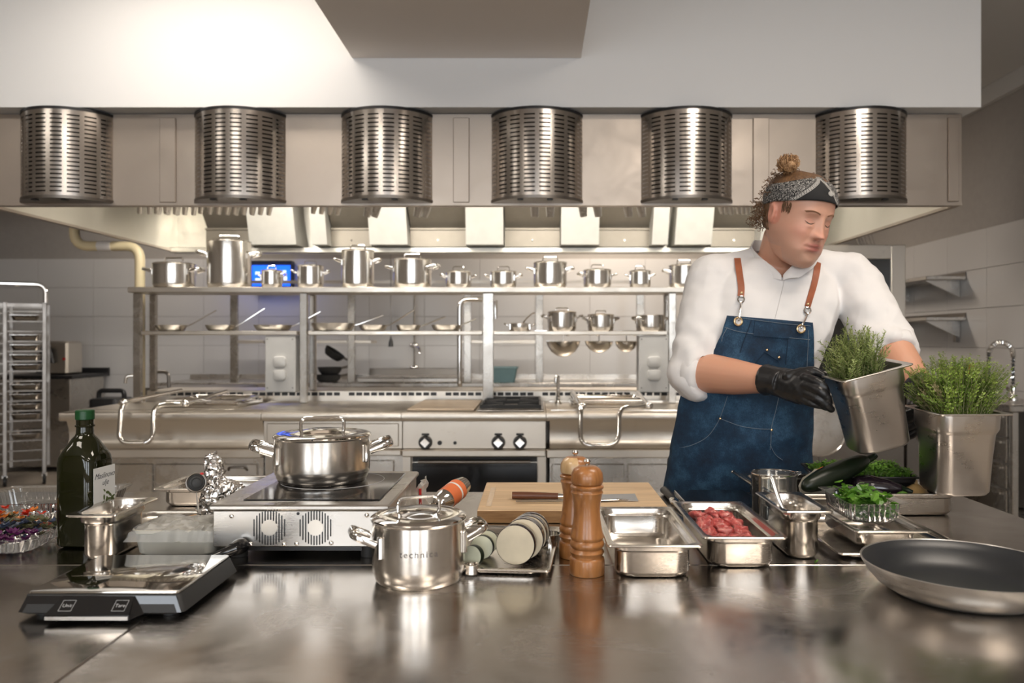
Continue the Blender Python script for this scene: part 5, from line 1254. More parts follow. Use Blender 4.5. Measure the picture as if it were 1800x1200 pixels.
def herbs(name, label, loc, rot, kind):
    t = thing(name, label, 'herb plant', loc, rot); rnd = random.Random(21 if kind == 'r' else 33)
    RI = Matrix(Euler_(rot)).inverted()
    up = RI @ Vector((-.06 if kind == 'r' else 0, 0, 1))          # stems grow towards the world's up
    st, lf, lf2 = MB(), MB(), MB()
    part('root_ball', MB().rbox(0, 0, .118, .108, .022, .165, .03, .01), M['black_rubber'], t)
    N = 130 if kind == 'r' else 620
    for k in range(N):
        bx_, by_ = rnd.uniform(-.055, .055), rnd.uniform(-.048, .048)
        if kind == 'r':
            bx_ = bx_*.78-.014
            L_ = rnd.uniform(.06, .125)*(1.15-abs(bx_)*6)
            lean = Vector((bx_*.25-.010+rnd.gauss(0, .014), by_*.6+rnd.gauss(0, .014), 0))
            if k < 5: L_ = [.160, .142, .130, .124, .118][k]; bx_ = [-.024, -.018, .012, .028, -.045][k]; lean = Vector((-.004, 0, 0))
        else:
            L_ = rnd.uniform(.06, .155)*(1.10-abs(bx_)*4); lean = Vector((bx_*.75+rnd.gauss(.002, .014), by_*.7+rnd.gauss(0, .014), 0))
            if k < 60: bx_ = -.05; L_ = rnd.uniform(.05, .11); lean = Vector((rnd.uniform(-.05, -.008), rnd.gauss(0, .02), 0))
        p0 = Vector((bx_, by_, .166)); pts = [p0+lean*(s*s)+(Vector((0, 0, 1))*(1-s)+up*s)*(L_*s)+Vector((rnd.gauss(0, .003), rnd.gauss(0, .003), 0))*(s > 0) for s in (0, .25, .5, .75, 1)]
        st.tube(pts, [.0010, .0009, .0008, .0006, .0004], 4)
        n = int(L_/(.0017 if kind == 'r' else .0026))
        tgt = lf2 if (kind == 't' and 20 < k < 48) else lf
        for j in range(n):
            f = .04+.96*j/n; kk = min(int(f*4), 3); p = pts[kk].lerp(pts[kk+1], f*4-kk); dr_ = (pts[kk+1]-pts[kk]).normalized()
            a_ = j*2.4+rnd.random(); side = Vector((math.cos(a_), math.sin(a_), 0))
            if kind == 'r':
                l_ = rnd.uniform(.011, .018)*(1-.35*f); dv = (side*.95+dr_*.65).normalized()*l_; e = dv.cross(dr_).normalized()*.0013
                tgt._add([p-e*.6, p+dv*.5-e, p+dv, p+dv*.5+e, p+e*.6], [(0, 1, 2, 3, 4)])
            else:
                l_ = rnd.uniform(.004, .0068)
                for sgn in (-1, 1):
                    dv = (side*sgn*.9+dr_*.35).normalized()*l_; e = dv.cross(dr_).normalized()*l_*.36
                    tgt._add([p, p+dv*.5-e, p+dv, p+dv*.5+e], [(0, 1, 2, 3)])
    part('stems', st, M['stem'], t, 60, kind='stuff')
    part('needles' if kind == 'r' else 'leaves', lf, M['rosemary' if kind == 'r' else 'thyme'], t, smooth=0, kind='stuff')
    if lf2.v: part('dry_leaves', lf2, M['dryherb'], t, smooth=0, kind='stuff')
def Euler_(r):
    from mathutils import Euler
    return Euler(r).to_matrix()
herbs('thyme_plant', 'bushy bright green thyme growing out of the upright deep pan', PAN1[0], PAN1[1], 't')
herbs('rosemary_plant', 'spiky pale green rosemary growing out of the tilted deep pan', PAN2[0], PAN2[1], 'r')
# ---------------------------------------------------------------- the man
man = thing('person', 'man in white chef shirt, blue denim apron, black gloves and bandana holding two herb pans', 'person', (.62, 2.42, 0))
MO = Vector((.62, 2.42, 0))
HS = 1.07
HR = (Matrix.Rotation(math.radians(25), 4, 'Z') @ Matrix.Rotation(math.radians(19), 4, 'X') @ Matrix.Rotation(math.radians(5), 4, 'Y'))
HC = at(1401, 381, 2.27)
HM = Matrix.Translation(HC-MO) @ HR @ Matrix.Scale(HS, 4)
HI = HM.inverted()
HT = [(-.124, .012, -.072, -.030), (-.119, .030, -.082, -.005), (-.108, .046, -.088, .018), (-.092, .056, -.090, .034), (-.075, .064, -.091, .048), (-.055, .070, -.091, .062), (-.035, .0735, -.090, .076), (-.012, .0755, -.089, .088),
      (.012, .0765, -.091, .096), (.035, .077, -.092, .100), (.058, .075, -.088, .098), (.080, .067, -.077, .090), (.098, .054, -.060, .075), (.110, .037, -.038, .054), (.117, .018, -.012, .032)]
def hrow(z):
    z = max(HT[0][0], min(HT[-1][0], z))
    for a, b in zip(HT[:-1], HT[1:]):
        if z <= b[0]:
            t = (z-a[0])/(b[0]-a[0]); return [a[i]*(1-t)+b[i]*t for i in (1, 2, 3)]
def hpt(th, z, off=0):
    hw, yf, yb = hrow(z); hw += off; c = (yf+yb)*.5; hd = (yb-yf)*.5+off
    s, co = math.sin(th), math.cos(th); e = 2/2.25
    return Vector((hw*math.copysign(abs(s)**e, s), c-hd*math.copysign(abs(co)**e, co), z))
def mb_head():
    mb = MB(); zs = [HT[0][0]+(HT[-1][0]-HT[0][0])*i/40 for i in range(41)]
    mb.loft([[hpt(2*PI*k/48, z) for k in range(48)] for z in zs], True, True); return mb
def sec(z, tab):
    for a, b in zip(tab[:-1], tab[1:]):
        if z <= b[0]:
            t = max(0, (z-a[0])/(b[0]-a[0])); t = t*t*(3-2*t)*.5+t*.5; return [a[i]*(1-t)+b[i]*t for i in range(1, len(a))]
    return list(tab[-1][1:])
# z: cx, cy, half width, half depth (world)
TOR = [(.80, .612, 2.425, .150, .130), (.90, .612, 2.42, .155, .140), (1.0, .614, 2.415, .155, .145), (1.10, .622, 2.41, .160, .145), (1.22, .642, 2.405, .178, .145), (1.34, .672, 2.40, .200, .142), (1.43, .696, 2.40, .198, .128), (1.50, .712, 2.40, .170, .105), (1.545, .722, 2.40, .115, .085), (1.575, .728, 2.395, .070, .070)]
def tring(z, off=0, n=56, offd=None):
    cx, cy, hw, hd = sec(z, TOR); hw += off; hd += off if offd is None else offd; e = 2/2.5
    return [Vector((cx+hw*math.copysign(abs(math.sin(a))**e, math.sin(a)), cy-hd*math.copysign(abs(math.cos(a))**e, math.cos(a)), z))-MO for a in [2*PI*k/n for k in range(n)]]
W_ = lambda px, row, y: at(px, row, y)-MO
shR, elR, wrR = W_(1252, 492, 2.40), W_(1224, 655, 2.30), W_(1360, 669, 2.08)
shL, elL, wrL = W_(1496, 490, 2.40), W_(1562, 612, 2.26), W_(1622, 688, 2.09)
hip = {s: Vector((.605+s*.095, 2.43, .90))-MO for s in (-1, 1)}
knee = {s: Vector((.60+s*.12, 2.41, .50))-MO for s in (-1, 1)}
ank = {s: Vector((.60+s*.13, 2.45, .09))-MO for s in (-1, 1)}
body = MB(); hd = mb_head(); hd.v = [tuple(HM @ Vector(v)) for v in hd.v]; body._add(hd.v, hd.f)
# neck
nk0 = Vector((.722, 2.405, 1.50))-MO; nk1 = HM @ Vector((0, .022, -.055))
body.tube([nk0, nk0.lerp(nk1, .45), nk1], [.068, .062, .060], 28, sm=5)
body.loft([tring(z) for z in [.80+.775*i/26 for i in range(27)]], True, True)
for a, b, c in ((shR, elR, wrR), (shL, elL, wrL)):
    body.ell(a, (.068, .066, .066), 20, 12)
    m_ = b.lerp(c, .35)
    body.tube([a, a.lerp(b, .5), b], [.060, .056, .052], 22, sm=4); body.ell(b, (.052, .052, .052), 18, 12)
    body.tube([b, b.lerp(c, .22)+Vector((0, 0, .002)), b.lerp(c, .5), b.lerp(c, .8), c], [.051, .056, .050, .039, .034], 22, sm=4)
    d = (c-b).normalized(); body.tube([c-d*.01, c+d*.03], [.034, .026], 18); body.ell(c+d*.03, (.024, .024, .024), 14, 10)
for s in (-1, 1):
    body.tube([hip[s]+Vector((0, 0, .02)), hip[s].lerp(knee[s], .5), knee[s]], [.085, .078, .058], 20, sm=4)
    body.tube([knee[s], knee[s].lerp(ank[s], .35), ank[s]], [.056, .056, .038], 20, sm=4)
    body.tube([ank[s]+Vector((0, .02, -.02)), ank[s]+Vector((0, -.06, -.05)), ank[s]+Vector((0, -.14, -.062))], [.038, .036, .024], 16, sm=3)
# ears
for s in (-1, 1):
    R = Matrix.Rotation(s*math.radians(20), 3, 'Z'); M0 = HM @ Matrix.Translation((s*.079, .010, -.004))
    body.M = M0; body.ell((0, 0, .004), (.0085, .017, .029), 16, 12, R=R @ Matrix.Rotation(math.radians(-12), 3, 'X')); body.M = None
bme = remesh(body, .0035, 3, .5)
G = lambda x, c, s: math.exp(-((x-c)/s)**2)
vs = [HI @ v.co for v in bme.vertices]
bme.vertices.foreach_get
new = []
for p, v in zip(vs, bme.vertices):
    x, y, z = p
    if y > .03 or abs(x) > .10 or abs(z) > .14:
        # ear hollows
        new.append(p); continue
    ax = abs(x); front = max(0, min(1, (-y-.02)/.04)); dy = 0
    # nose
    w_ = .0085+.004*max(0, min(1, (.01-z)/.05)); t = (.020-z)/.056
    if -.25 < t < 1.25:
        prof_ = max(0, min(t, 1.0))**1.25*.026
        if t > 1: prof_ *= max(0, 1-(t-1)*5.0)**1.5
        if t < 0: prof_ = 0
        dy -= (prof_+.0035*G(z, .008, .02))*G(x, 0, w_*1.08)
    dy -= .0058*G(ax, .0125, .0062)*G(z, -.032, .0070)
    dy += .0035*G(ax, .0075, .004)*G(z, -.0415, .003)
    # sockets, lids, brow, cheeks
    dy += .0072*G(ax, .029, .015)*G(z, .005, .0115)
    dy -= .0042*G(ax, .031, .0120)*G(z, .0000, .0070)
    dy -= .0035*G(ax, .030, .020)*G(z, .023, .0070)
    dy -= .005*G(ax, .044, .020)*G(z, -.028, .02)
    dy -= .0025*G(ax, .030, .010)*G(z, -.012, .005)
    # mouth
    dy -= .0045*G(x, 0, .030)*G(z, -.062, .020)
    dy -= .0050*G(x, 0, .018)*G(z, -.0575, .0042)
    dy -= .0060*G(x, 0, .016)*G(z, -.0690, .0050)
    dy += .0045*G(x, 0, .019)*G(z, -.0630, .0024)
    dy += .0018*G(x, 0, .0028)*G(z, -.051, .006)
    dy += .0014*G(ax, .025, .005)*G(z, -.063, .006)
    dy += .0035*G(x, 0, .020)*G(z, -.080, .0055)
    dy -= .0075*G(x, 0, .021)*G(z, -.100, .014)
    dy += .0010*G(ax, .028+(-.045-z)*.5, .0045)*G(z, -.050, .014)
    dy -= .004*G(ax, .046, .018)*G(z, -.078, .018)
    q = Vector((x, y+dy*front, z)); new.append(q)
# ear concha
for i, p in enumerate(new):
    x, y, z = p
    if .072 < abs(x) < .11 and -.015 < y < .035 and -.035 < z < .035:
        d = .006*G(y, .008, .009)*G(z, -.001, .013); s = 1 if x > 0 else -1
        out = max(0, min(1, (abs(x)-.078)/.006)); new[i] = Vector((x-s*d*out, y, z))
bme.vertices.foreach_set('co', [c for p in new for c in (HM @ p)])
# colour attribute (skin's own colours, with painted shade in mouth line and nostrils)
ca_ = bme.color_attributes.new('skin_tone', 'FLOAT_COLOR', 'POINT'); arr = []
base = Vector((.63, .345, .245)); arm = Vector((.64, .33, .215)); lip = Vector((.50, .155, .13)); stub = Vector((.40, .26, .19)); red = Vector((.66, .24, .17))
for p in new:
    x, y, z = p; c = base.copy()
    if abs(x) < .13 and -.16 < z < .14:
        def mix(a, b, k): return a.lerp(b, max(0, min(1, k)))
        n = .5+.5*noise.noise(p*55)
        if y < .035:
            c = mix(c, red, .38*G(abs(x), .045, .022)*G(z, -.030, .022)); c = mix(c, red, .45*G(x, 0, .016)*G(z, -.033, .016))
            k = max(0, min(1, (-.058-z)/.03))*(1 if y > -.075 or z < -.075 else .35)+max(0, min(1, (abs(x)-.05)/.02))*max(0, min(1, (-.02-z)/.03))*.8
            if y < .02: c = mix(c, stub, min(k, 1)*.40*(.45+n*.7))
            c = mix(c, stub, .35*G(z, -.051, .004)*G(x, 0, .022)*n)
            if y < -.05: c = mix(c, lip, 1.0*G(x, 0, .0215)**.7*max(G(z, -.0575, .0048), G(z, -.069, .0058)))
            c = mix(c, Vector((.30, .06, .05)), .8*G(x, 0, .020)*G(z, -.0632, .0020)*(1 if y < -.05 else 0))
            c = mix(c, Vector((.30, .10, .07)), .75*G(abs(x), .0075, .0042)*G(z, -.0455, .003)*(1 if y < -.06 else 0))
            c = mix(c, red, .20*G(abs(x), .031, .013)*G(z, .002, .008))
        if abs(x) > .074 and y > -.02 and y < .04: c = mix(c, red, .55)
        if z < -.08 and y > -.04: c = mix(c, arm, .7)
    else: c = arm.copy()
    arr += [c[0], c[1], c[2], 1]
ca_.data.foreach_set('color', arr)
m, nt, bs = newmat('skin'); at_ = nt.nodes.new('ShaderNodeVertexColor'); at_.layer_name = 'skin_tone'; nt.links.new(at_.outputs[0], bs.inputs['Base Color'])
bs.inputs['Roughness'].default_value = .46; bs.inputs['Subsurface Weight'].default_value = .12; bs.inputs['Subsurface Scale'].default_value = .006; bs.inputs['Subsurface Radius'].default_value = (1, .35, .2)
v = coords(nt); bump(nt, nz(nt, v, 260, 4), .10, .0006, bs); M['skin'] = m
bme.materials.append(m); bme.polygons.foreach_set('use_smooth', [True]*len(bme.polygons))
bo_ = bpy.data.objects.new('body', bme); COL.objects.link(bo_); bo_.parent = man
bvh = BVHTree.FromPolygons([v.co.copy() for v in bme.vertices], [tuple(p.vertices) for p in bme.polygons])
def face(x, z, off=.0):
    o = HM @ Vector((x, -.25, z)); d = (HM.to_3x3() @ Vector((0, 1, 0))).normalized(); h = bvh.ray_cast(o, d)[0]
    return h-d*off
M['brow'] = plain('brow_hair', (.27, .14, .08), .7); M['lash'] = plain('lash_hair', (.10, .05, .03), .6)
M['eyew'] = plain('eye_white', (.34, .26, .22), .3); M['iris'] = plain('iris_blue', (.10, .16, .20), .1)
for s in (-1, 1):
    q = MB(); 
    for k in range(26):
        t = k/25; x = s*(.013+.033*t); z = .0225+.006*math.sin(t*2.6)-.003*t
        p = face(x, z, .0003); p2 = face(x+s*.0055, z+.0022-.002*t, .0010); q.tube([p, p2], [.0013, .0004], 4)
        p = face(x, z-.0022, .0003); p2 = face(x+s*.005, z+.001, .0010); q.tube([p, p2], [.0012, .0004], 4)
    part('eyebrow', q, M['brow'], man, kind='stuff')
    pts = [face(s*(.0185+.025*t), -.0015-.0050*math.sin(t*PI)+.001*t, .0006) for t in [i/8 for i in range(9)]]
    part('eyelashes', MB().tube(pts, [.0004, .0007, .0010, .0011, .0011, .0011, .0011, .0009, .0004], 6), M['lash'], man)
    part('eye_slit', MB().tube([p+(HM.to_3x3() @ Vector((0, .0002, -.0013))) for p in pts[1:-1]], [.0003, .0006, .0008, .0009, .0008, .0006, .0003], 6), M['eyew'], man)
    crs = [face(s*(.0185+.026*t), .0050+.0030*math.sin(t*PI), .0000) for t in [i/8 for i in range(9)]]
    part('eyelid_crease', MB().tube(crs, .0003, 5), plain('lid_crease', (.42, .19, .13), .6), man)  # darker line paints the shade of the lid fold

# hair
def hairnoise(p): return .006*noise.fractal(p*38, 1, 2, 3)+.003*noise.noise(p*90)
q = MB(); NT, NZ_ = 90, 40
for j in range(NZ_+1):
    z = -.060+(.1175+.060)*j/NZ_
    for i in range(NT):
        th = 2*PI*i/NT; co = math.cos(th)      # th 0 = front
        lim = .082 if co > 0 else .082-(-co)**.6*.16
        side = abs(math.sin(th))
        f_ = max(0, co); cover = z > (.078+.033*f_**.9-.010 if co > -.05 else (.045 if co > -.30 else -.050))
        o = .0025+.004*(z>.1)+.75*abs(hairnoise(hpt(th, z)))+.0035*max(0, -co)
        if not cover: o = -.006
        q.v.append(tuple(HM @ hpt(th, z, o)))
for j in range(NZ_):
    for i in range(NT): k = (i+1) % NT; q.f.append((j*NT+i, j*NT+k, (j+1)*NT+k, (j+1)*NT+i))
q.f.append(tuple(NZ_*NT+i for i in range(NT)))
def hairmat(name, c1, c2):
    m, nt, bs = newmat(name); v = coords(nt, (30, 30, 30)); nt.links.new(ramp(nt, nz(nt, v, 4, 4, .7, 1.5), [(.3, c1), (.7, c2)]), bs.inputs['Base Color']); bs.inputs['Roughness'].default_value = .42
    bump(nt, nz(nt, v, 9, 3, .6, 2), .5, .003, bs); return m
M['hair'] = hairmat('brown_hair', (.06, .028, .014), (.22, .115, .05)); M['hair2'] = hairmat('golden_brown_hair', (.22, .11, .045), (.55, .33, .16))
part('hair', q, M['hair'], man, 60)
rnd = random.Random(8)
def curl(q, p, d, L_, r, tube, turns):
    d = d.normalized(); n1 = d.orthogonal().normalized(); n2 = d.cross(n1); ph_ = rnd.uniform(0, 6.28); pts = []
    m_ = int(turns*7)+2
    for k in range(m_):
        t = k/(m_-1); a = ph_+turns*2*PI*t; pts.append(p+d*L_*t+(n1*math.cos(a)+n2*math.sin(a))*r*(1-.3*t))
    q.tube(pts, tube, 4)
q = MB()
for k in range(230):
    th = rnd.uniform(0, 2*PI); co = math.cos(th); z = rnd.uniform(-.055, .115)
    if z < (.106 if co > .1 else (.09 if co > -.25 else -.055)): continue
    p = HM @ hpt(th, z, .006); d = (HM.to_3x3() @ Vector((math.sin(th)*.6, .5-co*.2, rnd.uniform(-.9, .5)))); curl(q, p, d, rnd.uniform(.015, .03), rnd.uniform(.003, .006), .0010, rnd.uniform(1, 2.2))
for k in range(46):   # curls behind the visible ear
    p = HM @ Vector((-.070-.012*rnd.random(), .035+.05*rnd.random(), -.045+.06*rnd.random())); curl(q, p, HM.to_3x3() @ Vector((-.6, .5, rnd.uniform(-1, .2))), rnd.uniform(.012, .024), .005, .0010, 1.6)
for k in range(70):   # sideburn
    p = face(-.062, .018+.02*rnd.random()) if 0 else HM @ hpt(-math.radians(rnd.uniform(64, 80)), rnd.uniform(.014, .036), .0005); q.tube([p, p+(HM.to_3x3() @ Vector((-.0006, -.003, -.010)))], [.0011, .0004], 4)
part('curls', q, M['hair'], man, 0, kind='stuff')
q = MB(); bc = HM @ Vector((-.054, .030, .126))
q.ell(bc, (.024, .024, .019), 18, 12)
xf(q, lambda p: p+(p-bc).normalized()*.009*noise.noise(p*90))
for k in range(150):
    d = Vector((rnd.gauss(0, 1), rnd.gauss(0, 1), rnd.gauss(.2, .8))).normalized(); curl(q, bc+d*rnd.uniform(.016, .026), d.cross(Vector((rnd.random(), rnd.random(), 1))), rnd.uniform(.012, .024), .0055, .0011, 1.8)
part('hair_bun', q, M['hair2'], man, 60)

# bandana
me = bpy.data.meshes.new('bandana'); bm = bmesh.new(); uvl = bm.loops.layers.uv.new('uv'); grid = []
NT, NV = 120, 12
def band(th, v):
    co = math.cos(th); f = max(0, co); b = max(0, -co)
    z0 = .029+.027*f**1.1-.036*b; z1 = .078+.033*f**.9-.024*b
    z = z0+(z1-z0)*v; off = .0048+.0018*math.sin(v*PI)+.0012*noise.noise(Vector((th*4, v*6, 1)))+.0015*math.sin(v*14+th*5)*.5
    return hpt(th, z, off)
for j in range(NV+1):
    grid.append([bm.verts.new(HM @ band(2*PI*i/NT, j/NV)) for i in range(NT)])
for j in range(NV):
    for i in range(NT):
        k = (i+1) % NT; f = bm.faces.new((grid[j][i], grid[j][k], grid[j+1][k], grid[j+1][i])); f.smooth = True
        for lp, (a, b) in zip(f.loops, ((i, j), (i+1, j), (i+1, j+1), (i, j+1))):
            aa = a if a <= NT/2 else a-NT if a < NT+1 else a-NT
            if i >= NT/2: aa = a-NT
            lp[uvl].uv = (aa/NT*.56, b/NV*.052)
bm.to_mesh(me); bm.free()
m, nt, bs = newmat('bandana_cotton'); bs.inputs['Roughness'].default_value = .85
uvn = nt.nodes.new('ShaderNodeUVMap'); uvn.uv_map = 'uv'; sx = nt.nodes.new('ShaderNodeSeparateXYZ'); nt.links.new(uvn.outputs[0], sx.inputs[0])
def mth(op, a, b=None, clamp=False):
    n = nt.nodes.new('ShaderNodeMath'); n.operation = op; n.use_clamp = clamp
    for i, x in enumerate((a, b)):
        if x is None: continue
        if isinstance(x, (int, float)): n.inputs[i].default_value = x
        else: nt.links.new(x, n.inputs[i])
    return n.outputs[0]
U, V_ = sx.outputs[0], sx.outputs[1]
# distance to the diagonal border line v = .004 + .42*(u+.070)
dl_ = mth('SUBTRACT', V_, mth('MULTIPLY_ADD', U, .62)); nt.nodes[-1]
lin = mth('MINIMUM', mth('ADD', mth('MULTIPLY', U, .62), .062), mth('SUBTRACT', .036, mth('MULTIPLY', U, .95))); dist = mth('SUBTRACT', V_, lin); ad = mth('ABSOLUTE', dist)
edge = mth('MULTIPLY', mth('GREATER_THAN', ad, .0038), mth('LESS_THAN', ad, .0050))
inb = mth('LESS_THAN', ad, .0032)
ringp = mth('MODULO', mth('ADD', mth('ADD', U, mth('MULTIPLY', V_, .62)), 10), .0075); rc_ = mth('SUBTRACT', ringp, .00375)
rr_ = mth('SQRT', mth('ADD', mth('MULTIPLY', rc_, rc_), mth('MULTIPLY', dist, dist)))
rings = mth('MULTIPLY', inb, mth('MULTIPLY', mth('GREATER_THAN', rr_, .0012), mth('LESS_THAN', rr_, .0030)))
above = mth('GREATER_THAN', dist, .0055)
nn1 = nz(nt, uvn.outputs[0], 52, 1, .5, 2.6); swirl = mth('LESS_THAN', mth('ABSOLUTE', mth('SUBTRACT', mth('MODULO', mth('MULTIPLY', nn1, 6), 1.0), .5)), .10)
dots = nt.nodes.new('ShaderNodeTexVoronoi'); dots.inputs['Scale'].default_value = 230; nt.links.new(uvn.outputs[0], dots.inputs['Vector']); dd_ = mth('LESS_THAN', dots.outputs['Distance'], .20)
pa = mth('MULTIPLY', above, mth('MAXIMUM', swirl, mth('MULTIPLY', dd_, .8)))
# single rosette on the plain corner
du = mth('MULTIPLY', mth('SUBTRACT', U, .006), .65); dv_ = mth('SUBTRACT', V_, .020); ro_ = mth('SQRT', mth('ADD', mth('MULTIPLY', du, du), mth('MULTIPLY', dv_, dv_)))
ros = mth('MULTIPLY', mth('LESS_THAN', ro_, .0052), mth('GREATER_THAN', mth('MODULO', mth('MULTIPLY', ro_, 900), 1.6), .5))
pat = mth('MAXIMUM', mth('MAXIMUM', edge, rings), mth('MAXIMUM', pa, ros), True)
mx = nt.nodes.new('ShaderNodeMix'); mx.data_type = 'RGBA'; mx.inputs[6].default_value = (.012, .012, .013, 1); mx.inputs[7].default_value = (.55, .53, .50, 1); nt.links.new(pat, mx.inputs[0]); nt.links.new(mx.outputs[2], bs.inputs['Base Color'])
me.materials.append(m); o = bpy.data.objects.new('bandana', me); COL.objects.link(o); o.parent = man
so = o.modifiers.new('s', 'SOLIDIFY'); so.thickness = .0015; so.offset = 1

# shirt
sh_ = MB(); sh_.loft([tring(z, .014) for z in [.86+.70*i/26 for i in range(27)]], True, True)
for a, b, c, s in ((shR, elR, wrR, -1), (shL, elL, wrL, 1)):
    sh_.ell(a+Vector((-s*.012, 0, .0)), (.084, .080, .078), 20, 12)
    d = (c-b).normalized(); e1 = b+d*(.030 if s < 0 else .035)
    sh_.tube([a+Vector((0, 0, .0)), a.lerp(b, .35)+Vector((0, .004, 0)), a.lerp(b, .7), b+Vector((0, .0, .0)), e1], [.078, .079, .076, .076, .069], 26, sm=5)
    sh_.tube([b+d*(.006), b+d*.018, b+d*.034, e1+d*.008], [.068, .074, .073, .064], 26)
# trapezius slope
for s_, a in ((-1, shR), (1, shL)):
    sh_.tube([Vector((.722, 2.405, 1.525))-MO, a+Vector((0, 0, .012))], [.074, .064], 22)
sme = remesh(sh_, .006, 6, .5)
tv = []
for v in sme.vertices:
    p = v.co.copy(); n = v.normal; w = p+MO
    k = .007*noise.noise(Vector((w.x*9+w.z*4, w.y*9, w.z*7)))+.011*(.35-abs(noise.noise(Vector((w.x*11-w.z*7, w.y*8, w.z*6+3)))))+.0022*noise.noise(w*34)
    da = min((p-elR).length, (p-elL).length)
    k += .0055*math.exp(-(da/.13)**2)*math.sin((w.z*70+w.x*60)+4*noise.noise(w*8))
    tv += list(p+n*k)
sme.vertices.foreach_set('co', tv); sme.update()
m, nt, bs = newmat('white_cotton'); bs.inputs['Base Color'].default_value = (.78, .76, .75, 1); bs.inputs['Roughness'].default_value = .85
bs.inputs['Sheen Weight'].default_value = .15
v = coords(nt, (1, 1, .6)); h1 = nz(nt, v, 7, 2, .45, .8); bump(nt, h1, .40, .020, bs); M['cotton'] = m
sme.materials.append(m); sme.polygons.foreach_set('use_smooth', [True]*len(sme.polygons))
so_ = bpy.data.objects.new('shirt', sme); COL.objects.link(so_); so_.parent = man
sbvh = BVHTree.FromPolygons([v.co.copy() for v in sme.vertices], [tuple(p.vertices) for p in sme.polygons])
# mandarin collar: two wings meeting in a V at the throat
NTc = 72
cc = Vector((.738, 2.370, 0))-MO; CRX, CRY, CA0 = .089, .102, -.36
def ztop(a): t = abs(a)/PI; return 1.500+.118*min(1, t/.62)**.75+.012*t
def zbot(a): t = abs(a)/PI; return ztop(a)-.012-.030*min(1, t/.16)
def colpt(a, v_, off):
    s_ = 1 if a > 0 else -1
    zt, zb = ztop(a), zbot(a); z = zb+(zt-zb)*v_
    return cc+Vector(((CRX+off+.004*(1-v_))*math.sin(a+CA0), -(CRY+off+.006*(1-v_))*math.cos(a+CA0), z))
loops = []
for (v_, off) in ((-.15, .004), (.3, .004), (.8, .0025), (1, .001), (1, -.003), (.7, -.005), (-.15, -.005)):
    loops.append([colpt(-PI+.0+2*PI*k/NTc, v_, off+.0018*math.sin(k*.9)) for k in range(NTc//2+1, NTc+NTc//2)])
lp = []
for (v_, off) in ((-.15, .004), (.3, .004), (.8, .0025), (1, .001), (1, -.003), (.7, -.005), (-.15, -.005)):
    lp.append([colpt(.025+(2*PI-.05)*k/NTc if .025+(2*PI-.05)*k/NTc <= PI else .025+(2*PI-.05)*k/NTc-2*PI, v_, off+.0012*math.sin(k*.7)) for k in range(NTc+1)])
q = MB(); q.loft(lp, closed=True, loop=False)
part('collar', q, M['cotton'], man, 60)
bm = bmesh.new(); bm.from_mesh(sme); kill = []
for v in bm.verts:
    dx, dy = (v.co.x-cc.x)/(CRX-.001), -(v.co.y-cc.y)/(CRY-.001)
    if dx*dx+dy*dy < 1:
        a = math.atan2(dx, dy)-CA0; a = (a+PI) % (2*PI)-PI
        if v.co.z > zbot(a)+.010: kill.append(v)
bmesh.ops.delete(bm, geom=kill, context='VERTS'); bm.to_mesh(sme); bm.free(); sme.update()
# front placket seam
def placket():
    P_ = []
    for px, row in ((1379, 484), (1377, 500), (1372, 520), (1366, 545), (1362, 560)):
        h, n = onshirt(px, row, .0005)
        if h is not None: P_.append(h)
    return P_
# sleeve cuffs
for b, c, rr0 in ((elR, wrR, .071), (elL, wrL, .069)):
    d = (c-b).normalized(); t_ = .036
    q = MB().tube([b+d*(t_-.030), b+d*(t_-.024), b+d*(t_+.000), b+d*(t_+.010), b+d*(t_+.006), b+d*(t_-.02)], [rr0, rr0+.006, rr0+.002, rr0-.006, rr0-.010, rr0-.009], 34, caps=False)
    xf(q, lambda p: p+Vector((noise.noise(p*28), noise.noise(p*28+Vector((4, 4, 4))), noise.noise(p*28+Vector((8, 1, 3)))))*.008)
    part('rolled_cuff', q, M['cotton'], man, 70)
# trousers and shoes
tq = MB()
for s in (-1, 1):
    tq.tube([hip[s]+Vector((0, 0, .06)), hip[s].lerp(knee[s], .5), knee[s], knee[s].lerp(ank[s], .5), ank[s]+Vector((0, 0, .0))], [.106, .098, .080, .074, .066], 24, sm=4)
tq.loft([tring(z, .006) for z in (.82, .88, .94, 1.0)], True, True)
tme = remesh(tq, .012, 3); tme.materials.append(plain('black_trousers', (.02, .02, .022), .8)); tme.polygons.foreach_set('use_smooth', [True]*len(tme.polygons))
o = bpy.data.objects.new('trousers', tme); COL.objects.link(o); o.parent = man
for s in (-1, 1):
    f = Vector((ank[s].x, ank[s].y, 0)); q = MB().loft([[f+Vector((x*.052*k1, -.055+y*.145*k1, z)) for x, y in [(math.sin(a), -math.cos(a)) for a in [2*PI*i/20 for i in range(20)]]] for z, k1 in ((.001, .97), (.02, 1.0), (.05, .96), (.08, .74), (.10, .55))], True, True)
    part('shoe', q, M['black'], man, 50)

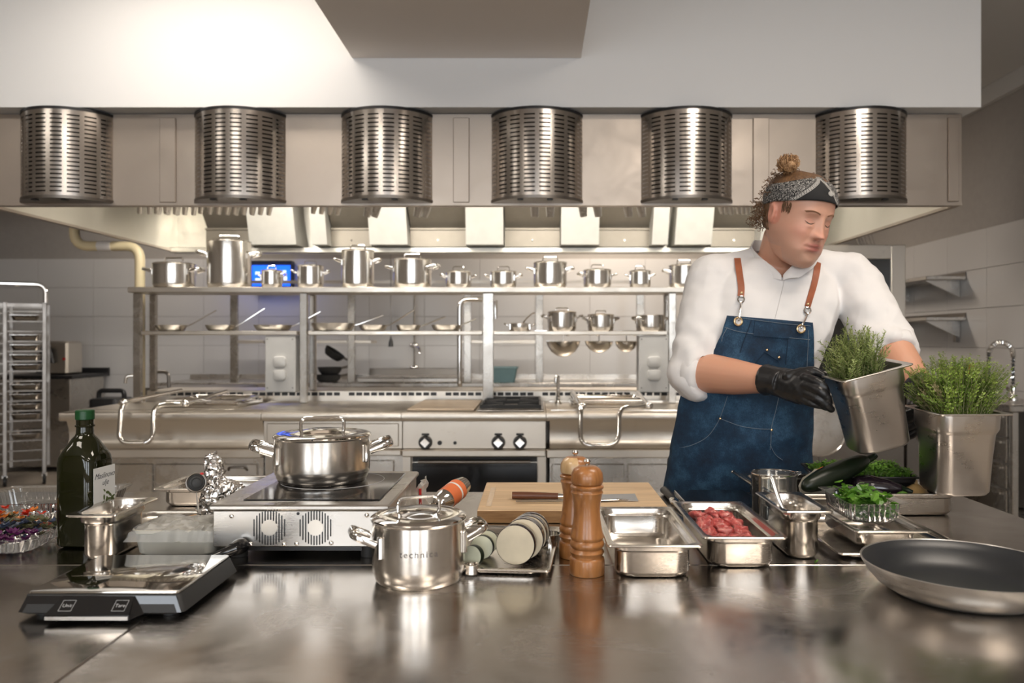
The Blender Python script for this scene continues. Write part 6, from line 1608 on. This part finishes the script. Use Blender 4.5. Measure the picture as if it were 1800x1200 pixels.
# apron
APL = [(.55, .345), (.70, .362), (.87, .384), (1.0, .402), (1.12, .418), (1.18, .428), (1.24, .470), (1.30, .512), (1.345, .530), (1.395, .545)]
APR = [(.55, .835), (.70, .828), (.87, .815), (1.0, .800), (1.12, .795), (1.24, .788), (1.30, .785), (1.395, .780)]
def apx(u, v):
    # u 0..1 left to right, v 0..1 bottom to top
    z = .55+v*(.838-.020*u)
    l, r = sec(z, APL)[0], sec(z, APR)[0]; return l+(r-l)*u, z
def apy(x, z, off=.0):
    cx, cy, hw, hd = sec(max(z, .80), TOR); fl = max(0, 1.0-z)
    hw += .062+.12*fl; hd += .028+.02*fl; e = 2.5
    t = min(abs((x-cx)/hw), .985); y = cy-hd*(1-t**e)**(1/e)
    k = .010*noise.noise(Vector((x*9, z*3, 2)))*min(1, max(0, (1.28-z)*4))+.004*noise.noise(Vector((x*22+z*8, z*14, 5)))
    # fold under the waist
    k += .010*math.exp(-((z-1.03-.12*(x-.6))/.03)**2)*math.exp(-((x-.70)/.10)**2)
    return y-k-off
q = MB(); NU, NVv = 70, 110
for j in range(NVv+1):
    for i in range(NU+1):
        x, z = apx(i/NU, j/NVv); q.v.append(tuple(Vector((x, apy(x, z), z))-MO))
for j in range(NVv):
    for i in range(NU): a = j*(NU+1)+i; q.f.append((a, a+1, a+NU+2, a+NU+1))
m, nt, bs = newmat('blue_denim'); bs.inputs['Roughness'].default_value = .85
v = coords(nt); c1 = nz(nt, v, 14, 5, .65); v2 = coords(nt, (700, 700, 260)); tw_ = nz(nt, v2, 1, 1)
mixf = nt.nodes.new('ShaderNodeMath'); mixf.operation = 'MULTIPLY_ADD'; nt.links.new(tw_, mixf.inputs[0]); mixf.inputs[1].default_value = .35; nt.links.new(c1, mixf.inputs[2])
nt.links.new(ramp(nt, mixf.outputs[0], [(.48, (.003, .014, .034)), (.70, (.007, .034, .075)), (.88, (.030, .090, .16))]), bs.inputs['Base Color'])
bump(nt, tw_, .25, .0008, bs); M['denim'] = m
ap = part('apron', q, m, man, 180); so = ap.modifiers.new('s', 'SOLIDIFY'); so.thickness = .003; so.offset = 1
A = lambda x, z, off=.004: Vector((x, apy(x, z, off), z))-MO
def apx_px(px, row):
    y = 2.25
    for _ in range(6):
        p = at(px, row, y); y = apy(p.x, p.z)
    return p.x, p.z
def stitch(name, pts, r=.0008, mat='thread', off=.004, smk=6):
    P_ = [Vector((*apx_px(*p), 0)) for p in pts]; P_, _ = smooth_path(P_, [1]*len(P_), smk)
    return part(name, MB().tube([A(p.x, p.y, off) for p in P_], r, 5), M[mat], ap)
M['thread'] = plain('pale_thread', (.16, .20, .24), .8); M['thread2'] = plain('orange_thread', (.45, .18, .05), .8); M['denim_d'] = plain('dark_denim_seam', (.006, .020, .045), .9)
M['brass'] = steel('brass', (.70, .52, .30), .25, (1, 1, 1), 0, .05); M['leather'] = plain('brown_leather', (.33, .10, .045), .5, nscale=80, nstr=.2, var=.15)
stitch('hem_stitching', [(1273, 575), (1300, 583), (1350, 590), (1390, 594), (1423, 597)]); stitch('hem_stitching', [(1290, 557), (1340, 564), (1380, 569), (1424, 573)])
stitch('panel_seam', [(1320, 563), (1310, 590), (1300, 620)], .0014, 'denim_d'); stitch('panel_seam', [(1386, 572), (1384, 600), (1380, 640)], .0010, 'denim_d')
stitch('side_stitching', [(1420, 580), (1419, 620), (1417, 680)]); stitch('side_stitching', [(1278, 575), (1270, 590), (1268, 600)])
stitch('panel_stitching', [(1370, 690), (1362, 725), (1355, 755), (1353, 790)]); stitch('panel_stitching', [(1278, 696), (1272, 715), (1265, 735)])
stitch('pocket_stitching', [(1265, 735), (1300, 748), (1330, 753), (1355, 754)]); stitch('pocket_stitching', [(1265, 735), (1245, 765), (1215, 782), (1176, 786)])
stitch('pocket_stitching', [(1353, 780), (1362, 798), (1375, 808)])
# chest flap
fl = []
for (a, b) in (((1325, 640), (1348, 613)), ((1348, 613), (1372, 630))):
    stitch('flap_stitching', [a, b], .0013, 'denim_d')
def patch(name, corners, mat, off):
    c = [Vector((*apx_px(*p), 0)) for p in corners]; q = MB(); n = 6
    for s_ in (off+.0025, off):
        for j in range(n+1):
            for i in range(n+1):
                u, v_ = i/n, j/n; p = c[0]*(1-u)*(1-v_)+c[1]*u*(1-v_)+c[2]*u*v_+c[3]*(1-u)*v_; q.v.append(tuple(A(p.x, p.y, s_)))
    K = (n+1)**2
    for j in range(n):
        for i in range(n): a = j*(n+1)+i; q.f += [(a, a+1, a+n+2, a+n+1), (K+a+n+1, K+a+n+2, K+a+1, K+a)]
    for i in range(n):
        q.f += [(i, K+i, K+i+1, i+1), (n*(n+1)+i, n*(n+1)+i+1, K+n*(n+1)+i+1, K+n*(n+1)+i), (i*(n+1), (i+1)*(n+1), K+(i+1)*(n+1), K+i*(n+1)), (i*(n+1)+n, K+i*(n+1)+n, K+(i+1)*(n+1)+n, (i+1)*(n+1)+n)]
    return part(name, q, M[mat], ap, 60)
patch('pocket_loop', [(1342, 618), (1348, 609), (1373, 626), (1367, 634)], 'denim', .004)
patch('bib_hem_band', [(1323, 590), (1386, 595), (1387, 573), (1326, 565)], 'denim', .0038)
for px, row in ((1347, 615), (1368, 628), (1265, 735), (1355, 755)):
    x, z = apx_px(px, row); part('rivet', MB().ell(A(x, z, .008), (.0038, .0025, .0038), 10, 8), M['brass'], ap)
gpos = {}
for px, row in ((1297, 565), (1407, 578)):
    x, z = apx_px(px, row); c = A(x, z, .0055); gpos[px] = c
    g = part('grommet', MB().ring(c, .0105, .0032, 28, 8, 'y'), M['brass'], ap); part('grommet_hole', MB().cyl(c+Vector((0, .001, 0)), c+Vector((0, -.0008, 0)), .0085, n=20), M['cotton'], g)
# straps
def onshirt(px, row, off=.003):
    o = Vector((0, 0, CAMZ))-MO; d = (at(px, row, 2.0)-Vector((0, 0, CAMZ))).normalized(); h, n, _, _ = sbvh.ray_cast(o, d)
    if h is None: return None, None
    return h+n*off, n
def ribbon(name, pts, hw, mat, extra=()):
    P_, N_ = [], []
    for px, row in pts:
        h, n = onshirt(px, row)
        if h is not None: P_.append(h); N_.append(n)
    for e in extra: P_.append(e[0]); N_.append(e[1])
    P_, _ = smooth_path(P_, [1]*len(P_), 5); N2 = []
    for i in range(len(P_)):
        f = i/5; k = min(int(f), len(N_)-2); N2.append(N_[k].lerp(N_[k+1], min(f-k, 1)).normalized())
    rings = []
    for i, p in enumerate(P_):
        t = (P_[min(i+1, len(P_)-1)]-P_[max(i-1, 0)]).normalized(); s = t.cross(N2[i]).normalized()*hw; n = N2[i]*.0012
        rings.append([p-s-n, p+s-n, p+s+n, p-s+n])
    return part(name, MB().loft(rings, True, True), M[mat], man, 40)
bkR = Vector((.575, 2.44, 1.500))-MO; bkL = Vector((.86, 2.44, 1.495))-MO
s1 = ribbon('leather_strap', [(1302, 521), (1303, 505), (1300, 480), (1296, 455), (1294, 438)], .0092, 'leather')
s2 = ribbon('leather_strap', [(1418, 540), (1424, 520), (1430, 500), (1435, 478), (1437, 462)], .0092, 'leather')
def hook(g, px, row, s):
    h, n = onshirt(px, row, .006)
    part('strap_ring', MB().ring(h, .009, .0022, 22, 6, 'y'), M['chrome'], s)
    part('swivel_hook', MB().tube([h+Vector((0, -.001, -.009)), h.lerp(g, .5)+Vector((.001, -.004, 0)), g+Vector((0, -.006, .008)), g+Vector((0, -.007, .001))], [.0022, .003, .0025, .0018], 8, sm=3), M['chrome'], s)
    part('strap_rivet', MB().ell(h+Vector((.001, -.003, .018)), (.004, .003, .004), 10, 8), M['brass'], s)
hook(gpos[1297], 1302, 527, s1); hook(gpos[1407], 1417, 546, s2)

P_ = placket(); part('placket_seam', MB().tube(P_, .0007, 5), plain('shirt_seam', (.50, .48, .47), .9), man)
# gloved hands
M['glove'] = plain('black_nitrile', (.013, .013, .014), .36, nscale=45, nstr=.35, ndist=.002)
def hand(pts_palm, rad_palm, flat, up, fingers, name):
    q = MB().tube(pts_palm[2:], rad_palm[2:], 22, sm=4, flat=flat, up=up); q.tube([pts_palm[0], pts_palm[1], pts_palm[2], pts_palm[2].lerp(pts_palm[3], .5)], [.0415, .0420, .0385, .033], 24, sm=3)
    for F in fingers:
        p, r = F; q.tube(p, r, 14, sm=4)
        for a, b in zip(p, r): q.ell(a, (b*1.04,)*3, 12, 8)
    me = remesh(q, .0022, 3, .5)
    tv = []
    for v in me.vertices: p = v.co; tv += list(p+v.normal*(.0012*noise.noise(p*70)))
    me.vertices.foreach_set('co', tv); me.materials.append(M['glove']); me.polygons.foreach_set('use_smooth', [True]*len(me.polygons))
    o = bpy.data.objects.new(name, me); COL.objects.link(o); o.parent = man; return o
Rw = wrR; dR = (wrR-elR).normalized()
K = lambda px, row, y: W_(px, row, y)
hand([Rw-dR*.028, Rw-dR*.02, Rw, K(1388, 676, 2.035), K(1412, 681, 2.0), K(1424, 683, 1.985)], [.041, .043, .037, .042, .045, .040], (.62, 1.0), (0, -1, 0),
     [([K(1415, 664, 1.985), K(1434, 670, 1.955), K(1449, 681, 1.945), K(1453, 693, 1.955)], [.0125, .0115, .0105, .009]),
      ([K(1416, 676, 1.978), K(1438, 685, 1.945), K(1453, 697, 1.94), K(1457, 708, 1.952)], [.0125, .0118, .0105, .009]),
      ([K(1413, 689, 1.982), K(1434, 699, 1.95), K(1451, 710, 1.945), K(1461, 719, 1.955)], [.012, .011, .010, .009]),
      ([K(1407, 699, 1.99), K(1424, 708, 1.965), K(1440, 712, 1.955), K(1452, 716, 1.962)], [.011, .0098, .009, .008]),
      ([K(1386, 661, 2.025), K(1408, 655, 2.015), K(1430, 652, 2.0), K(1447, 660, 1.985)], [.015, .0135, .0115, .0095])], 'right_glove')
Lw = wrL; dL = (wrL-elL).normalized(); V3 = lambda x, y, z: Vector((x, y, z))-MO
hand([Lw-dL*.03, Lw-dL*.02, Lw, V3(1.000, 2.045, 1.150), V3(.985, 2.032, 1.130)], [.041, .042, .036, .041, .042], (.45, 1.0), (0, 1, 0),
     [([V3(.975, 2.020, 1.150), V3(.945, 2.008, 1.138), V3(.915, 2.003, 1.128), V3(.902, 1.985, 1.120)], [.0125, .0115, .0105, .009]),
      ([V3(.970, 2.018, 1.132), V3(.940, 2.008, 1.120), V3(.912, 2.003, 1.108), V3(.902, 1.985, 1.098)], [.0125, .0115, .0105, .009]),
      ([V3(.970, 2.018, 1.112), V3(.942, 2.006, 1.100), V3(.915, 2.001, 1.090), V3(.905, 1.984, 1.080)], [.012, .011, .010, .009]),
      ([V3(.978, 2.022, 1.096), V3(.955, 2.008, 1.082), V3(.930, 2.002, 1.072), V3(.915, 1.986, 1.066)], [.011, .0098, .009, .008]),
      ([V3(1.015, 2.04, 1.170), V3(1.010, 2.010, 1.182), V3(1.000, 1.975, 1.180), V3(.99, 1.958, 1.164)], [.014, .0125, .011, .009])], 'left_glove')
